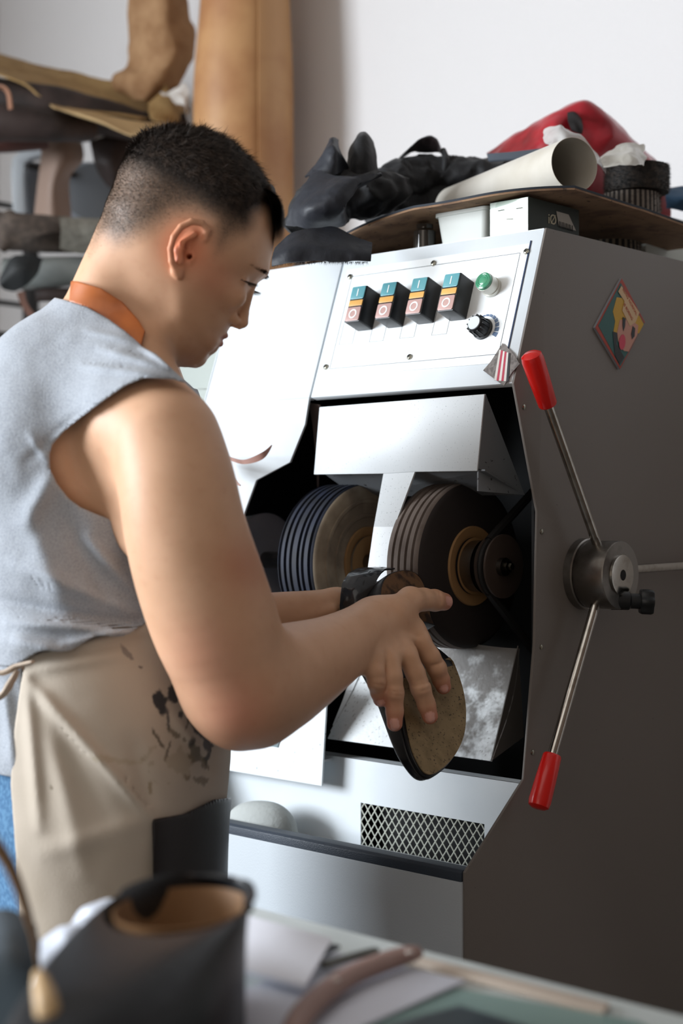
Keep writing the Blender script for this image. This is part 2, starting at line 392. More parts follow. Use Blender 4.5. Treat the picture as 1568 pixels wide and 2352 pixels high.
# rotary knob with graduated scale
kt = on_plane(1088, 741, pt_top+nrm*0.022, nrm); kb = kt-nrm*0.022
b = MB()
pr = []
for hgt, r0 in ((0, 0.0145), (0.004, 0.0145), (0.005, 0.0125), (0.020, 0.0112), (0.0215, 0.0098), (0.022, 0.0001)): pr.append((hgt, r0))
b.lathe(kb, nrm, pr, 40); knob = b.build('speed_knob', m_blkpl, MX)
b = MB(); b.lathe(kb, nrm, [(0.0218, 0.0092), (0.0226, 0.0088), (0.0227, 0.0001)], 40); b.build('knob_cap', mat('knob_cap', 'c9d2d8', 0.3), knob)
b = MB()
for k in range(12):
    a = 2*math.pi*k/12; c0 = kb+nrm*0.0125+X_*(0.0122*math.cos(a))+dn*(0.0122*math.sin(a))
    t = (X_*math.cos(a)+dn*math.sin(a)); b.box(c0, 0.0018, 0.0018, 0.015, (t, nrm.cross(t), nrm))
b.build('knob_ridge', m_blkpl, knob)
b = MB(); sc0 = kb+nrm*0.0011
for k in range(8):
    a0 = math.radians(-108+k*17.5); a1 = a0+math.radians(14.5); ri = 0.0185; ro = 0.0205+0.0008*k
    q = [sc0+X_*(r*math.cos(a))+dn*(r*math.sin(a)) for (r, a) in ((ri, a0), (ro, a0), (ro, (a0+a1)/2), (ro, a1), (ri, a1), (ri, (a0+a1)/2))]
    b.prism(q, nrm*0.0003)
b.build('speed_scale', mat('scale_blue', '5b6f8c', 0.5), MX, smooth=False)

# torn foil remnant with stripes at the panel's lower corner
mb = MB(); q = [pan(u, v, 0.0022) for u, v in ((1157, 790), (1180, 812), (1196, 838), (1178, 858), (1160, 888), (1148, 880), (1112, 853), (1130, 832))]
mb.prism(q, nrm*0.0008); tr = mb.build('torn_foil_sticker', mat('grey_foil', '77706c', 0.5, noise=(200, '57504c', 0.4, 0.6)), MX)
for (o, cc) in ((0, 'c9c4be'), (1, 'b03349'), (2, 'd8d4ce'), (3, 'b03349'), (4, 'd2cec8'), (5, '1b1c20')):
    mb = MB(); a = pan(1150+o*4.2, 806+o*1.5, 0.0032); c2 = pan(1154+o*4.2, 806+o*1.5, 0.0032); e = pan(1138+o*5.5, 876+o*0.5, 0.0032); f = pan(1143.5+o*5.5, 876+o*0.5, 0.0032)
    mb.prism([a, c2, f, e], nrm*0.0004); mb.build('stripe', mat('stripe_'+cc, cc, 0.5), tr)

# ---- hood plate with its stem
yh = -0.048
m_hood = mat('hood_painted_steel', 'c9ced1', 0.38, speckle=(480, 0.66, '8c9498'), bump=(200, 0.1, 0.0005))
hp = [fr(u, v, yh) for u, v in ((733, 935), (1112, 905), (1095, 1082), (952, 1084))]
st = [fr(u, v, yh-0.02) for u, v in ((930, 1130),)]
stem_b = [on_y(905, 1210, -0.075), on_y(892, 1335, -0.085), on_y(840, 1335, -0.085), on_y(858, 1210, -0.075)]
hl = fr(880, 1088, yh); hr = fr(952, 1084, yh); hb = fr(720, 1090, yh)
mb = MB(); mb.prism([hp[0], hp[1], hp[2], hr, hl, hb], (0, 0.003, 0))
mb.build('hood_plate', m_hood, MX, bevel=0.001, label='flecked white hood plate over the wheels')
mb = MB()
for (a, b2, c2, d2) in ((hl, hr, stem_b[0], stem_b[3]), (stem_b[3], stem_b[0], stem_b[1], stem_b[2])):
    mb.prism([a, b2, c2, d2], (0.0, 0.003, 0))
mb.build('hood_stem', m_hood, MX)
m_cheek = mat('hood_cheek_steel', '6f7377', 0.5, speckle=(120, 0.66, '2b2d30'))
mb = MB(); mb.prism([hp[1]+Vector((0, 0.003, 0)), on_x(1205, 1137, hp[1].x), on_x(1098, 1128, hp[1].x), hp[2]+Vector((0, 0.003, 0))], (-0.002, 0, 0)); mb.build('hood_cheek', m_cheek, MX)
e = on_x(1205, 1137, hp[1].x)
mb = MB(); mb.prism([Vector((hb.x, yh+0.004, hb.z+0.01)), Vector((hp[1].x-0.002, yh+0.004, hp[2].z-0.0)), Vector((hp[1].x-0.002, e.y, e.z)), Vector((hb.x, e.y, e.z))], (0, 0, 0.002)); mb.build('hood_baffle', m_cheek, MX)
mb = MB(); mb.prism([fr(708, 925, yq+0.012), fr(733, 930, yq+0.012), on_y(728, 1120, 0.05), on_y(722, 1000, 0.03)], (0.0015, 0.002, 0)); mb.build('hood_cheek', mat('rusty_cheek', '6a5c57', 0.6), MX)

# ---- shaft, wheels, pulley, belt
AY, AZ = 0.0145, on_x(1080, 1300, -0.114).z
AY = on_x(1085, 1300, -0.114).y
mb = MB(); mb.lathe((-0.56, AY, AZ), X_, [(0, 0.012), (0.50, 0.012)], 24); mb.build('drive_shaft', m_steel, MX)
def wheel(name, xf, width, r, cols, grooves, hubr, **tg):
    mb = MB(); pr = [(0, r*0.35), (0, r*0.93), (-0.004, r*0.985)]
    k = len(grooves)
    for (a, dp) in grooves:
        pr += [(-width*(a-0.035), r*(1.0-0.25*0)), (-width*(a-0.012), r-dp), (-width*(a+0.012), r-dp), (-width*(a+0.035), r)]
    pr += [(-width+0.004, r*0.985), (-width, r*0.93), (-width, r*0.35)]
    mb.lathe((xf, AY, AZ), X_, pr, 96); w = mb.build(name, cols[0], MX, angle=50, **tg)
    mb = MB(); mb.lathe((xf, AY, AZ), X_, [(0.0005, r*0.34), (0.0025, r*0.40), (0.003, hubr), (0.0015, hubr+0.001), (0, hubr+0.001)], 64, cap=False)
    mb.lathe((xf, AY, AZ), X_, [(0.0005, 0.012), (0.003, 0.016), (0.004, r*0.34)], 64, cap=False)
    mb.build('wheel_flange', cols[1], w)
    return w
mw_brown = mat('abrasive_brown', '6d625b', 0.85, noise=(30, '564b45', 0.4, 0.7))
# two-tone wheels: grooved tread one colour, flat side another
def two_tone(w, m2, xf):
    w.data.materials.append(m2)
    for p in w.data.polygons:
        if abs(p.normal.x) > 0.8 and (p.center.x+ORG[MX.name].x) > xf-0.004: p.material_index = 1
w2 = wheel('finishing_wheel', -0.114, 0.060, 0.111, (mw_brown, mat('flange_ochre', '9a774e', 0.7)), ((0.22, 0.004), (0.4, 0.0045), (0.58, 0.0045), (0.76, 0.004)), 0.052, label='brown grooved wheel nearest the side lever')
two_tone(w2, mat('abrasive_side_dark', '2a2423', 0.85), -0.114)
w1 = wheel('finishing_wheel', -0.298, 0.075, 0.111, (mat('brush_navy', '131a2c', 0.7, noise=(40, '10141f', 0.4, 0.6)), mat('flange_ochre', '9a774e', 0.7)), ((0.14, 0.005), (0.3, 0.0035), (0.42, 0.006), (0.6, 0.0035), (0.74, 0.006), (0.88, 0.003)), 0.050, label='navy grooved wheel behind the hood stem')
two_tone(w1, mat('felt_side_beige', 'a89c88', 0.85, noise=(14, '7b6f60', 0.4, 0.6)), -0.298)
for rr in (0.068, 0.088):
    mb = MB(); mb.lathe((-0.298, AY, AZ), X_, [(0.0, rr-0.004), (0.0018, rr-0.003), (0.0018, rr+0.001), (0.0, rr+0.002)], 64, cap=False); mb.build('felt_ring', mat('felt_side_beige', 'a89c88'), w1)
mb = MB(); mb.lathe((-0.500, AY, AZ), X_, [(-0.03, 0.066), (-0.002, 0.070), (0, 0.066), (0, 0.050), (-0.003, 0.045), (-0.003, 0.01)], 64); mb.build('finishing_wheel', mat('grey_disc', 'a0a2a8', 0.6), MX, label='small grey wheel at the left end of the shaft')
# belt pulley
mb = MB(); mb.lathe((-0.111, AY, AZ), X_, [(0.0, 0.034), (0.020, 0.034), (0.020, 0.036)], 48); mb.build('hub_collar', m_steel, MX)
px = -0.088
py_, pz_ = on_x(1158, 1301, px+0.02).y, on_x(1158, 1301, px+0.02).z
mb = MB(); mb.lathe((px, AY+0.0, AZ), X_, [(-0.014, 0.024), (0.0, 0.024)], 32)
mb.lathe((px, py_, pz_), X_, [(0, 0.040), (0.003, 0.042), (0.006, 0.036), (0.014, 0.036), (0.017, 0.042), (0.020, 0.042), (0.021, 0.038)], 56); pul = mb.build('belt_pulley', mat('pulley_dark', '4a3f39', 0.5, 0.2), MX)
mb = MB(); mb.lathe((px+0.02, py_, pz_), X_, [(0, 0.010), (0.006, 0.010), (0.008, 0.008), (0.008, 0.005), (0.013, 0.005), (0.014, 0.0001)], 6, cap=True); mb.build('pulley_bolt', m_screw, pul)
mb = MB()
c1 = Vector((px+0.010, py_, pz_)); c2b = Vector((px+0.010, 0.20, pz_+0.16)); c3 = Vector((px+0.010, 0.21, pz_-0.20))
mb.tube([c1+Vector((0, -0.02, 0.034)), c2b], 0.006, 8); mb.tube([c1+Vector((0, -0.02, -0.034)), c3], 0.006, 8)
mb.tube([c1+Vector((0, 0.0395*math.cos(a), 0.0395*math.sin(a))) for a in [math.radians(90+k*12) for k in range(16)]], 0.004, 8)
mb.build('drive_belt', mat('belt_black', '141313', 0.7), MX)

# ---- lower chute of dusty sheet metal
xr = -0.05
cb = on_x(1128, 1748, xr); ct = on_x(1190, 1483, xr); xlft = on_y(752, 1703, cb.y).x
m_chute = mat('dusty_chute', 'd2d6d8', 0.6, attr='dirt', bump=(160, 0.5, 0.002))
def chute(a, b):
    x = xlft+(xr-xlft)*a; y = cb.y+(ct.y-cb.y)*(b**1.4)+0.02*math.sin(b*3.1); z = cb.z+(ct.z-cb.z)*b
    if a < 0.12: y += 0.0
    return Vector((x+(0.03*b if a == 0 else 0), y, z+0.004*math.sin(a*5)*b))
mb = MB(); mb.grid(chute, 170, 110, 0.002); ch_ = mb.build('dust_chute', m_chute, MX)
at = ch_.data.color_attributes.new('dirt', 'FLOAT_COLOR', 'POINT')
from mathutils import noise as NZ0
o_ = ORG[ch_.name]
for i, vv_ in enumerate(ch_.data.vertices):
    p = vv_.co+o_; a = (p.x-xlft)/(xr-xlft); b = (p.z-cb.z)/(ct.z-cb.z)
    n_ = NZ0.noise(p*34)+0.6*NZ0.noise(p*90)+0.4*NZ0.noise(p*260)
    k = min(1, max(0, ((a-0.45)*1.6+(b-0.35)*1.3)*0.9+0.75*n_)); k = k*k*(3-2*k)
    sp_ = 1 if (NZ0.noise(p*330)+0.35*NZ0.noise(p*900)) > 0.36+0.25*(1-b) else 0
    k = max(k*0.9, 0.55*sp_); c_ = [x*(1-k)+y*k for x, y in zip(lin('d4d8da'), lin('5b554f'))]; at.data[i].color = (*c_, 1)
mb = MB(); mb.prism([cb, on_x(1203, 1692, xr), ct], (-0.0015, 0, 0)); mb.build('chute_cheek', mat('chute_cheek', '55514d', 0.6, speckle=(90, 0.6, '222')) if False else mat('chute_cheek', '55514d', 0.6), MX)
# grey foam pad behind the rubber ledge
pc1 = P(598, 1900, 1.0); pc1 = on_y(598, 1900, (yv+pc.y)/2); mb = MB()
def pad(a, b):
    th = 2*math.pi*a; rr = b
    return Vector((pc1.x + 0.066*rr*math.cos(th), pc1.y + 0.040*rr*math.sin(th), ZTR+0.0005+(0.050+0.004*math.cos(th)*rr)*math.sqrt(max(0, 1-rr**2.6))))
mb.grid(pad, 40, 14); mb.add([pc1*0+Vector((pc1.x, pc1.y, ZTR+0.0005))], [])
mb.build('foam_pad', mat('grey_foam', 'a9adab', 0.9, bump=(150, 0.5, 0.002)), None, label='rounded grey pad lying in the tray of the white machine', category='pad')

# ---- three-armed lever on the side
hubc = on_x(1338, 1318, 0.0)
LV = thing('clamping_lever', hubc, 'three-armed steel lever with red grips on the dark machine side', 'lever')
hc = Vector((0, hubc.y, hubc.z))
mb = MB(); mb.lathe(hc, X_, [(0.0005, 0.047), (0.011, 0.047), (0.0125, 0.0455)], 72); mb.build('hub_base', m_steel, LV)
mb = MB(); mb.lathe(hc, X_, [(0.0125, 0.0435), (0.014, 0.0445), (0.056, 0.0445), (0.058, 0.0435), (0.058, 0.026)], 72); hb_ = mb.build('hub', m_steel, LV)
mb = MB(); mb.lathe(hc, X_, [(0.058, 0.0265), (0.061, 0.0262), (0.0615, 0.0245), (0.0615, 0.007), (0.056, 0.0065), (0.056, 0.0001)], 56); mb.build('hub_cap', m_chrome, LV)
mb = MB(); mb.lathe(hc, X_, [(0.0616, 0.0068), (0.0619, 0.0001)], 6); mb.build('hub_bore', m_dark, LV)
xr_ = 0.036
def arm(pa_, pb_, pg, r=0.0062):
    b = MB(); b.tube([pa_, pb_], r, 20); b.build('lever_arm', m_chrome, LV)
    if pg is None: return
    d = (pg-pb_); L = d.length; d.normalize(); b = MB()
    b.lathe(pb_-d*0.001, d, [(0, 0.0105), (0.002, 0.0118), (L*0.5, 0.0133), (L*0.86, 0.0140), (L*0.95, 0.0128), (L*0.99, 0.0085), (L, 0.0001)], 32)
    b.build('red_grip', m_red, LV)
arm(on_x(1375, 1262, xr_-0.004), on_x(1258, 930, xr_), on_x(1217, 808, xr_+0.002))
arm(on_x(1368, 1385, xr_-0.004), on_x(1268, 1735, xr_), on_x(1234, 1860, xr_))
arm(on_x(1440, 1308, xr_), on_x(1640, 1294, xr_), on_x(1760, 1288, xr_))
kb0 = on_x(1405, 1378, 0.045)
mb = MB(); mb.lathe(kb0-Vector((0.0, 0, 0)), (0.75, 0.62, -0.05), [(0, 0.013), (0.022, 0.012), (0.024, 0.010), (0.036, 0.010)], 24)
kd = Vector((0.75, 0.62, -0.05)).normalized()
kk = MB(); pr = []
cks = kb0+kd*0.036
up_ = Z_; n1 = kd.cross(up_).normalized(); n2 = kd.cross(n1)
vs = []
for h in (0, 0.002, 0.014, 0.017):
    for k in range(48):
        a = 2*math.pi*k/48; rr = (0.0165 if h not in (0, 0.017) else 0.015)+0.0012*math.cos(a*6); vs.append(cks+kd*h+n1*(rr*math.cos(a))+n2*(rr*math.sin(a)))
fs = [(i*48+k, i*48+(k+1) % 48, (i+1)*48+(k+1) % 48, (i+1)*48+k) for i in range(3) for k in range(48)]+[tuple(range(48))[::-1], tuple(range(144, 192))]
mb.add(vs, fs); mb.build('clamp_knob', m_blkpl, LV)

# ---- diamond picture magnet on the side: a generic comic portrait
dq = [on_x(u, v, 0.0) for u, v in ((1422, 640), (1475, 741), (1418, 848), (1361, 753))]
ST = thing('picture_magnet', dq[2], 'diamond-shaped comic portrait magnet on the dark machine side', 'magnet')
mb = MB(); mb.prism(dq, (0.0035, 0, 0)); mb.build('magnet_plate', mat('magnet_edge', '9a9da6', 0.5), ST)
a, b_, c_, d_ = [q+Vector((0.0036, 0, 0)) for q in dq]
def bl(s, t):            # s along a->b (upper right side), t along a->d
    return a + (b_-a)*s + (d_-a)*t + (c_-b_-d_+a)*(s*t)
def patch(name, pts, colr, h): 
    m_ = MB(); m_.prism([bl(*p)+Vector((h, 0, 0)) for p in pts], (0.0002, 0, 0)); m_.build(name, mat('print_'+colr, colr, 0.4), ST, smooth=False)
patch('red_border', ((0, 0), (1, 0), (1, 1), (0, 1)), 'a5311a', 0)
patch('teal_ground', ((0.02, 0.07), (1, 0.03), (0.97, 0.97), (0.04, 0.93)), '1f5a58', 0.0003)
patch('hair_shape', ((0.10, 0.30), (0.28, 0.16), (0.55, 0.12), (0.8, 0.05), (0.99, 0.05), (0.99, 0.25), (0.6, 0.62), (0.42, 0.72), (0.34, 0.58), (0.18, 0.52)), 'c79a1e', 0.0006)
patch('shadow_shape', ((0.40, 0.74), (0.52, 0.66), (0.62, 0.80), (0.95, 0.80), (0.93, 0.96), (0.72, 0.95)), '171d22', 0.0008)
patch('face_shape', ((0.42, 0.48), (0.62, 0.28), (0.88, 0.18), (0.97, 0.30), (0.97, 0.66), (0.86, 0.74), (0.62, 0.74), (0.50, 0.66)), 'c48d7c', 0.0009)
patch('title_band', ((0.06, 0.10), (0.75, 0.02), (0.78, 0.20), (0.70, 0.36), (0.36, 0.34), (0.30, 0.20), (0.06, 0.22)), 'cfae86', 0.0012)
patch('dark_brow', ((0.44, 0.40), (0.52, 0.36), (0.60, 0.46), (0.62, 0.54), (0.54, 0.50)), '131a20', 0.0014)
patch('dark_brow', ((0.76, 0.30), (0.84, 0.28), (0.92, 0.38), (0.90, 0.46), (0.82, 0.42)), '131a20', 0.0014)
patch('pink_bubble', [(0.72+0.10*math.cos(t)+0.03*math.sin(t), 0.68+0.11*math.sin(t)) for t in [k*math.pi/10 for k in range(20)]], 'cf3d58', 0.0015)
xa = (b_-a).normalized(); ya = (a-d_).normalized()
text('title_lettering', 'BEING NORMAL', 0.0066, bl(0.42, 0.10)+Vector((0.0016, 0, 0)), xa, ya, mat('print_b5472a', 'b5472a', 0.5), ST, 0.0001)
text('title_lettering', 'IS BORING', 0.0062, bl(0.50, 0.24)+Vector((0.0016, 0, 0)), xa, ya, mat('print_b5472a', 'b5472a', 0.5), ST, 0.0001)
# ------------------------------------------------------------------ soft things: surfaces through control points
from mathutils import noise as NZ
def cr(p0, p1, p2, p3, t):
    return 0.5*((2*p1)+(p2-p0)*t+(2*p0-5*p1+4*p2-p3)*(t*t)+(3*p1-p0-3*p2+p3)*(t*t*t))
def spl(pts, t):
    n = len(pts)-1; x = min(max(t, 0), 1)*n; i = min(int(x), n-1); f = x-i
    return cr(pts[max(i-1, 0)], pts[i], pts[i+1], pts[min(i+2, n)], f)
def surf(rows, nu=48, nv=32, thick=0.0015, amp=0.0, sc=20, seed=0, mb=None, mi=0):
    rows = [[(P(*p) if len(p) == 3 and not isinstance(p, Vector) else p) for p in r] for r in rows]
    def fn(a, b):
        q = spl([spl(r, a) for r in rows], b)
        if amp: q = q + NZ.noise_vector(q*sc+Vector((seed, 0, 0)))*amp + NZ.noise_vector(q*sc*2.7+Vector((seed, 5, 0)))*(amp*0.35)
        return q
    mb = mb or MB(); mb.grid(fn, nu, nv, thick, mi); return mb
def soft_tube(pts, nl=60, seg=40, amp=0.0, sc=20, seed=0, flat=1.0, ridge=0, mb=None, power=1.0):
    """pts: (u, v, d, radius in px)"""
    c = [P(p[0], p[1], p[2]) for p in pts]; r = [p[3]*p[2]/F_PX for p in pts]; mb = mb or MB()
    cs = [spl(c, i/(nl-1)) for i in range(nl)]; rs = [spl([Vector((x, 0, 0)) for x in r], i/(nl-1)).x for i in range(nl)]
    b0 = len(mb.v); mb.tube(cs, rs, seg, True, 0, flat)
    for k in range(b0, len(mb.v)):
        v = Vector(mb.v[k]); i = min((k-b0)//seg, nl-1); d = (v-cs[i])
        w = NZ.noise(v*sc+Vector((seed, 0, 0)))+0.5*NZ.noise(v*sc*2.3+Vector((seed, 3, 0)))
        if ridge: w = -abs(w)*2+0.4
        mb.v[k] = tuple(v + d*(w*amp/max(rs[i], 1e-4)))
    return mb
def flatpoly(name, pts, z, th, m, parent=None, **tags):
    mb = MB(); mb.prism([on_z(u, v, z) for u, v in pts], (0, 0, -th)); return mb.build(name, m, parent, bevel=min(th*0.3, 0.001), **tags)

# ------------------------------------------------------------------ on top of the machine
ZS = ZT+0.052                                             # underside height of the board
m_under = mat('board_underside', '8d6f55', 0.85, noise=(30, '6d5340', 0.45, 0.65), speckle=(90, 0.66, '4a3a2e'))
m_feltT = mat('board_black_felt', '262c35', 0.8, bump=(300, 0.3, 0.001))
def board_z(x, y): return max(ZT+0.006, board_z0(x, y))
def board_z0(x, y): return ZS+0.004+0.006*math.sin((x+0.05)*13)*max(0, 1-(y-0.02)/0.2)-0.045*max(0, (-x-0.20)/0.2)**1.3 - 0.012*max(0, (y-0.25)/0.3)
bx0, bx1, by0, by1 = -0.435, 0.006, 0.035, 0.50
bo = thing('covered_board', (-0.2, 0.2, ZT), 'wide thin board with black felt top lying over the boxes on the machine', 'board')
def bfn(h):
    def fn(a, b):
        x = bx0+(bx1-bx0)*a; y = by0+(by1-by0)*b - 0.03*(1-b)*math.sin(a*math.pi)
        if a > 0.75: y += 0.045*(1-b)*((a-0.75)/0.25)**2
        return Vector((x, y, board_z(x, y)+h))
    return fn
mb = MB(); mb.grid(bfn(0), 60, 30, 0.0025); mb.build('board_sheet', m_under, bo, label='brown paper-like underside')
mb = MB(); mb.grid(bfn(0.0032), 60, 30, 0.0030); mb.build('felt_cover', m_feltT, bo, label='dark felt covering')

# white tub
def mb_tub(u0, u1, v0, v1, y, inset):
    a = on_y(u0, v0, y); b = on_y(u1, v0, y); zb = ZT+0.0005; zt = board_z((a.x+b.x)/2, y)-0.003
    w = b.x-a.x; cx = (a.x+b.x)/2; dp = w*0.8
    mb = MB(); n = 6
    for (z0, s0, z1, s1) in ((zb, 0.86, zt-0.006, 0.98),):
        pass
    q0 = rounded((cx, y+dp/2, zb), X_, Y_, w*0.84, dp*0.84, 0.008); q1 = rounded((cx, y+dp/2, zt-0.005), X_, Y_, w*0.97, dp*0.97, 0.009)
    q2 = rounded((cx, y+dp/2, zt-0.005), X_, Y_, w*1.03, dp*1.03, 0.009); q3 = rounded((cx, y+dp/2, zt), X_, Y_, w*1.03, dp*1.03, 0.009)
    L = len(q0); vs = q0+q1+q2+q3; fs = [(r*L+i, r*L+(i+1) % L, (r+1)*L+(i+1) % L, (r+1)*L+i) for r in range(3) for i in range(L)]+[tuple(range(L))[::-1], tuple(range(3*L, 4*L))]
    mb.add(vs, fs); return mb
mb_tub(997, 1118, 480, 555, 0.050, 0).build('plastic_tub', mat('tub_white', 'c9cdc8', 0.5), None, label='small white plastic tub propping up the board', category='tub')
# green taped box; lit front and shaded side are put into its colours
yb_ = 0.045
a = on_y(1126, 470, yb_); b = on_y(1214, 470, yb_); zt_ = board_z(a.x, yb_)-0.0035; hb2 = zt_-ZT
BX = thing('taped_box', ((a.x+b.x)/2, yb_+0.06, ZT), 'small pale green box closed with tape and staples beside the white tub', 'box')
bx_l, bx_r = a.x, b.x
yq2 = on_x(1330, 520, bx_r).y
mb = MB(); mb.box(((bx_l+bx_r)/2, (yb_+yq2)/2, ZT+hb2/2+0.0004), bx_r-bx_l, yq2-yb_, hb2-0.0008); mb.build('carton', mat('carton_green_shaded', '2b322e', 0.6), BX, bevel=0.001)
mb = MB(); mb.box(((bx_l+bx_r)/2, yb_-0.0008, ZT+hb2/2), bx_r-bx_l-0.001, 0.0012, hb2-0.002); mb.build('box_front', mat('green_front_lit', '98aa9b', 0.35, noise=(45, 'b9c4ba', 0.5, 0.53), coat=0.5), BX)
for (uu, vv, rot) in ((1150, 483, 0), (1192, 478, 0.0), (1170, 503, -0.1)):
    c0 = on_y(uu, vv, yb_-0.0022); mb = MB(); ax = Vector((math.cos(rot), 0, math.sin(rot)))
    mb.tube([c0-ax*0.005+Y_*0.001, c0-ax*0.0048, c0+ax*0.0048, c0+ax*0.005+Y_*0.001], 0.0005, 6); mb.build('staple', m_screw, BX)
mb = MB(); q = [on_x(u, v, bx_r+0.0008) for u, v in ((1277, 485), (1305, 493), (1322, 530), (1283, 519))]; mb.prism(q, (0.0003, 0, 0)); mb.build('barcode_label', mat('label_grey', 'a9a49b', 0.6), BX)
mb = MB()
for k in range(9):
    u = 1284+k*3.6; mb.prism([on_x(u, 508+k*1.2, bx_r+0.0013), on_x(u+(1.2 if k % 2 else 2.0), 508+k*1.2, bx_r+0.0013), on_x(u+2.0, 522+k*1.2, bx_r+0.0013), on_x(u, 522+k*1.2, bx_r+0.0013)], (0.0001, 0, 0))
mb.build('barcode', m_dark, BX)
text('box_lettering', 'iØ', 0.019, on_x(1268, 505, bx_r+0.0006), Y_, Z_, mat('letter_cream', 'b9b29a', 0.6), BX, 0.0002)
# dark glass jar at the left of the tub
c0 = on_y(975, 530, 0.07)
mb = MB(); mb.lathe((c0.x, c0.y, ZT+0.0005), Z_, [(0, 0.014), (0.002, 0.016), (0.030, 0.016), (0.034, 0.012), (0.040, 0.012), (0.040, 0.010), (0.034, 0.010), (0.003, 0.013)], 36)
mb.build('glass_jar', mat('smoky_glass', '4a443e', 0.08, trans=0.7, coat=0.5), None, label='small dark glass jar under the board, left of the white tub', category='jar')

# brush wheels
def brush(name, c, r, z0, z1, m, label, group=None, n=150, core=True):
    t = thing(name, (c.x, c.y, z0), label, 'brush', group)
    mb = MB(); rnd = random.Random(int(r*1e4)+int(z0*1e3))
    mb.lathe((c.x, c.y, z0), Z_, [(0.001, r*0.35), (0.001, r*0.93), ((z1-z0)*0.5, r*0.95), (z1-z0-0.001, r*0.93), (z1-z0-0.001, r*0.35)], 64)
    for k in range(n*16):
        a = 2*math.pi*rnd.random(); zz = z0+0.001+(z1-z0-0.002)*rnd.random()
        d = Vector((math.cos(a), math.sin(a), 0)); p = Vector((c.x, c.y, zz))+d*(r*0.9)
        e = p+d*(r*(0.08+0.05*rnd.random()))+Vector((rnd.uniform(-1, 1), rnd.uniform(-1, 1), rnd.uniform(-1, 1)))*0.0012
        s_ = d.cross(Z_)*0.0005; mb.add([p-s_, p+s_, p+Z_*0.0007, e], [(0, 1, 3), (1, 2, 3), (2, 0, 3)])
    mb.build('bristles', m, t)
    mb = MB(); mb.lathe((c.x, c.y, z0+0.0005), Z_, [(0, 0.008), (0, r*0.34), (z1-z0-0.001, r*0.34), (z1-z0-0.001, 0.008)], 32); mb.build('wheel_core', mat('core_wood', '8a6b4a', 0.7), t)
m_br1 = mat('bristle_black', '1c1815', 0.7, noise=(150, '382f28', 0.45, 0.6)); 
def striped(name, c1, c2, n):
    m = mat(name, c1, 0.7); nt = m.node_tree; b = nt.nodes['Principled BSDF']
    tc = nt.nodes.new('ShaderNodeTexCoord'); g_ = nt.nodes.new('ShaderNodeTexGradient'); g_.gradient_type = 'RADIAL'
    nt.links.new(tc.outputs['Object'], g_.inputs['Vector'])
    mu = nt.nodes.new('ShaderNodeMath'); mu.operation = 'MULTIPLY'; mu.inputs[1].default_value = n
    fr_ = nt.nodes.new('ShaderNodeMath'); fr_.operation = 'FRACT'; gt = nt.nodes.new('ShaderNodeMath'); gt.operation = 'GREATER_THAN'; gt.inputs[1].default_value = 0.55
    nt.links.new(g_.outputs['Fac'], mu.inputs[0]); nt.links.new(mu.outputs[0], fr_.inputs[0]); nt.links.new(fr_.outputs[0], gt.inputs[0])
    x = nt.nodes.new('ShaderNodeMix'); x.data_type = 'RGBA'; x.inputs[6].default_value = lin(c1)+(1,); x.inputs[7].default_value = lin(c2)+(1,)
    nt.links.new(gt.outputs[0], x.inputs[0]); nt.links.new(x.outputs[2], b.inputs['Base Color']); return m
m_br2 = striped('bristle_striped', '2c2522', '8a8076', 34)
m_br3 = striped('bristle_striped_dark', '14110f', '6a5f50', 30)
cw = P(1455, 500, 2.26)
zb1 = board_z(0, 0.3)+0.0045
brush('round_brush', P(1448, 500, 2.24), 0.046, zb1, zb1+0.052, m_br2, 'lower brush wheel with striped bristles on the black felt board')
brush('round_brush', P(1462, 500, 2.24), 0.050, zb1+0.0525, zb1+0.094, m_br1, 'upper dark brown brush wheel, topmost of the stack on the board')
brush('round_brush', P(1400, 560, 2.24), 0.048, ZT+0.0005, ZT+0.038, m_br3, 'dark striped brush wheel under the board, on the machine top')

# rolled white paper
rc = P(1318, 388, 1.99); rax = Vector((-0.916, 0.40, 0)).normalized()
R0 = 0.0365; rc.z = board_z(rc.x, rc.y)+0.004+R0
mb = MB(); n1_ = rax.cross(Z_).normalized(); vs = []; NS = 72; NL = 16
def spiral(k, h):
    a = -2.2+2*math.pi*1.12*k/(NS-1); r = R0*(1-0.07*k/(NS-1))
    return rc + rax*h + n1_*(r*math.cos(a)) + Z_*(r*math.sin(a))
mb.grid(lambda a, b: spiral(a*(NS-1), 0.33*b), NS, NL, 0.0006)
mb.build('paper_roll', mat('roll_white_vinyl', 'cfcbc2', 0.35, noise=(8, 'bfb9ad', 0.45, 0.65)), None, label='large rolled sheet of white paper pointing forward on the board', category='roll of paper')

# red leather bag
m_redl = mat('red_leather', 'a3202c', 0.38, noise=(18, '7c1420', 0.45, 0.65), bump=(60, 0.35, 0.003), coat=0.2)
rows = [
 [(1080, 562, 2.44), (1180, 560, 2.40), (1290, 560, 2.38), (1360, 560, 2.38), (1430, 560, 2.40), (1540, 562, 2.44)],
 [(1095, 430, 2.40), (1190, 410, 2.34), (1290, 395, 2.30), (1360, 390, 2.32), (1440, 395, 2.36), (1530, 425, 2.42)],
 [(1115, 365, 2.42), (1200, 330, 2.34), (1290, 300, 2.30), (1345, 310, 2.33), (1400, 300, 2.31), (1470, 350, 2.37), (1515, 382, 2.43)],
 [(1122, 350, 2.46), (1190, 306, 2.40), (1300, 243, 2.36), (1345, 237, 2.34), (1395, 262, 2.36), (1445, 310, 2.40), (1510, 372, 2.46)],
 [(1130, 380, 2.55), (1200, 340, 2.52), (1300, 280, 2.52), (1345, 270, 2.52), (1400, 300, 2.52), (1450, 340, 2.52), (1500, 400, 2.55)]]
rows = [[spl([P(*q) for q in r], k/7) for k in range(8)] for r in rows]
BG = surf(rows, 90, 60, 0.003, 0.007, 14, 3)
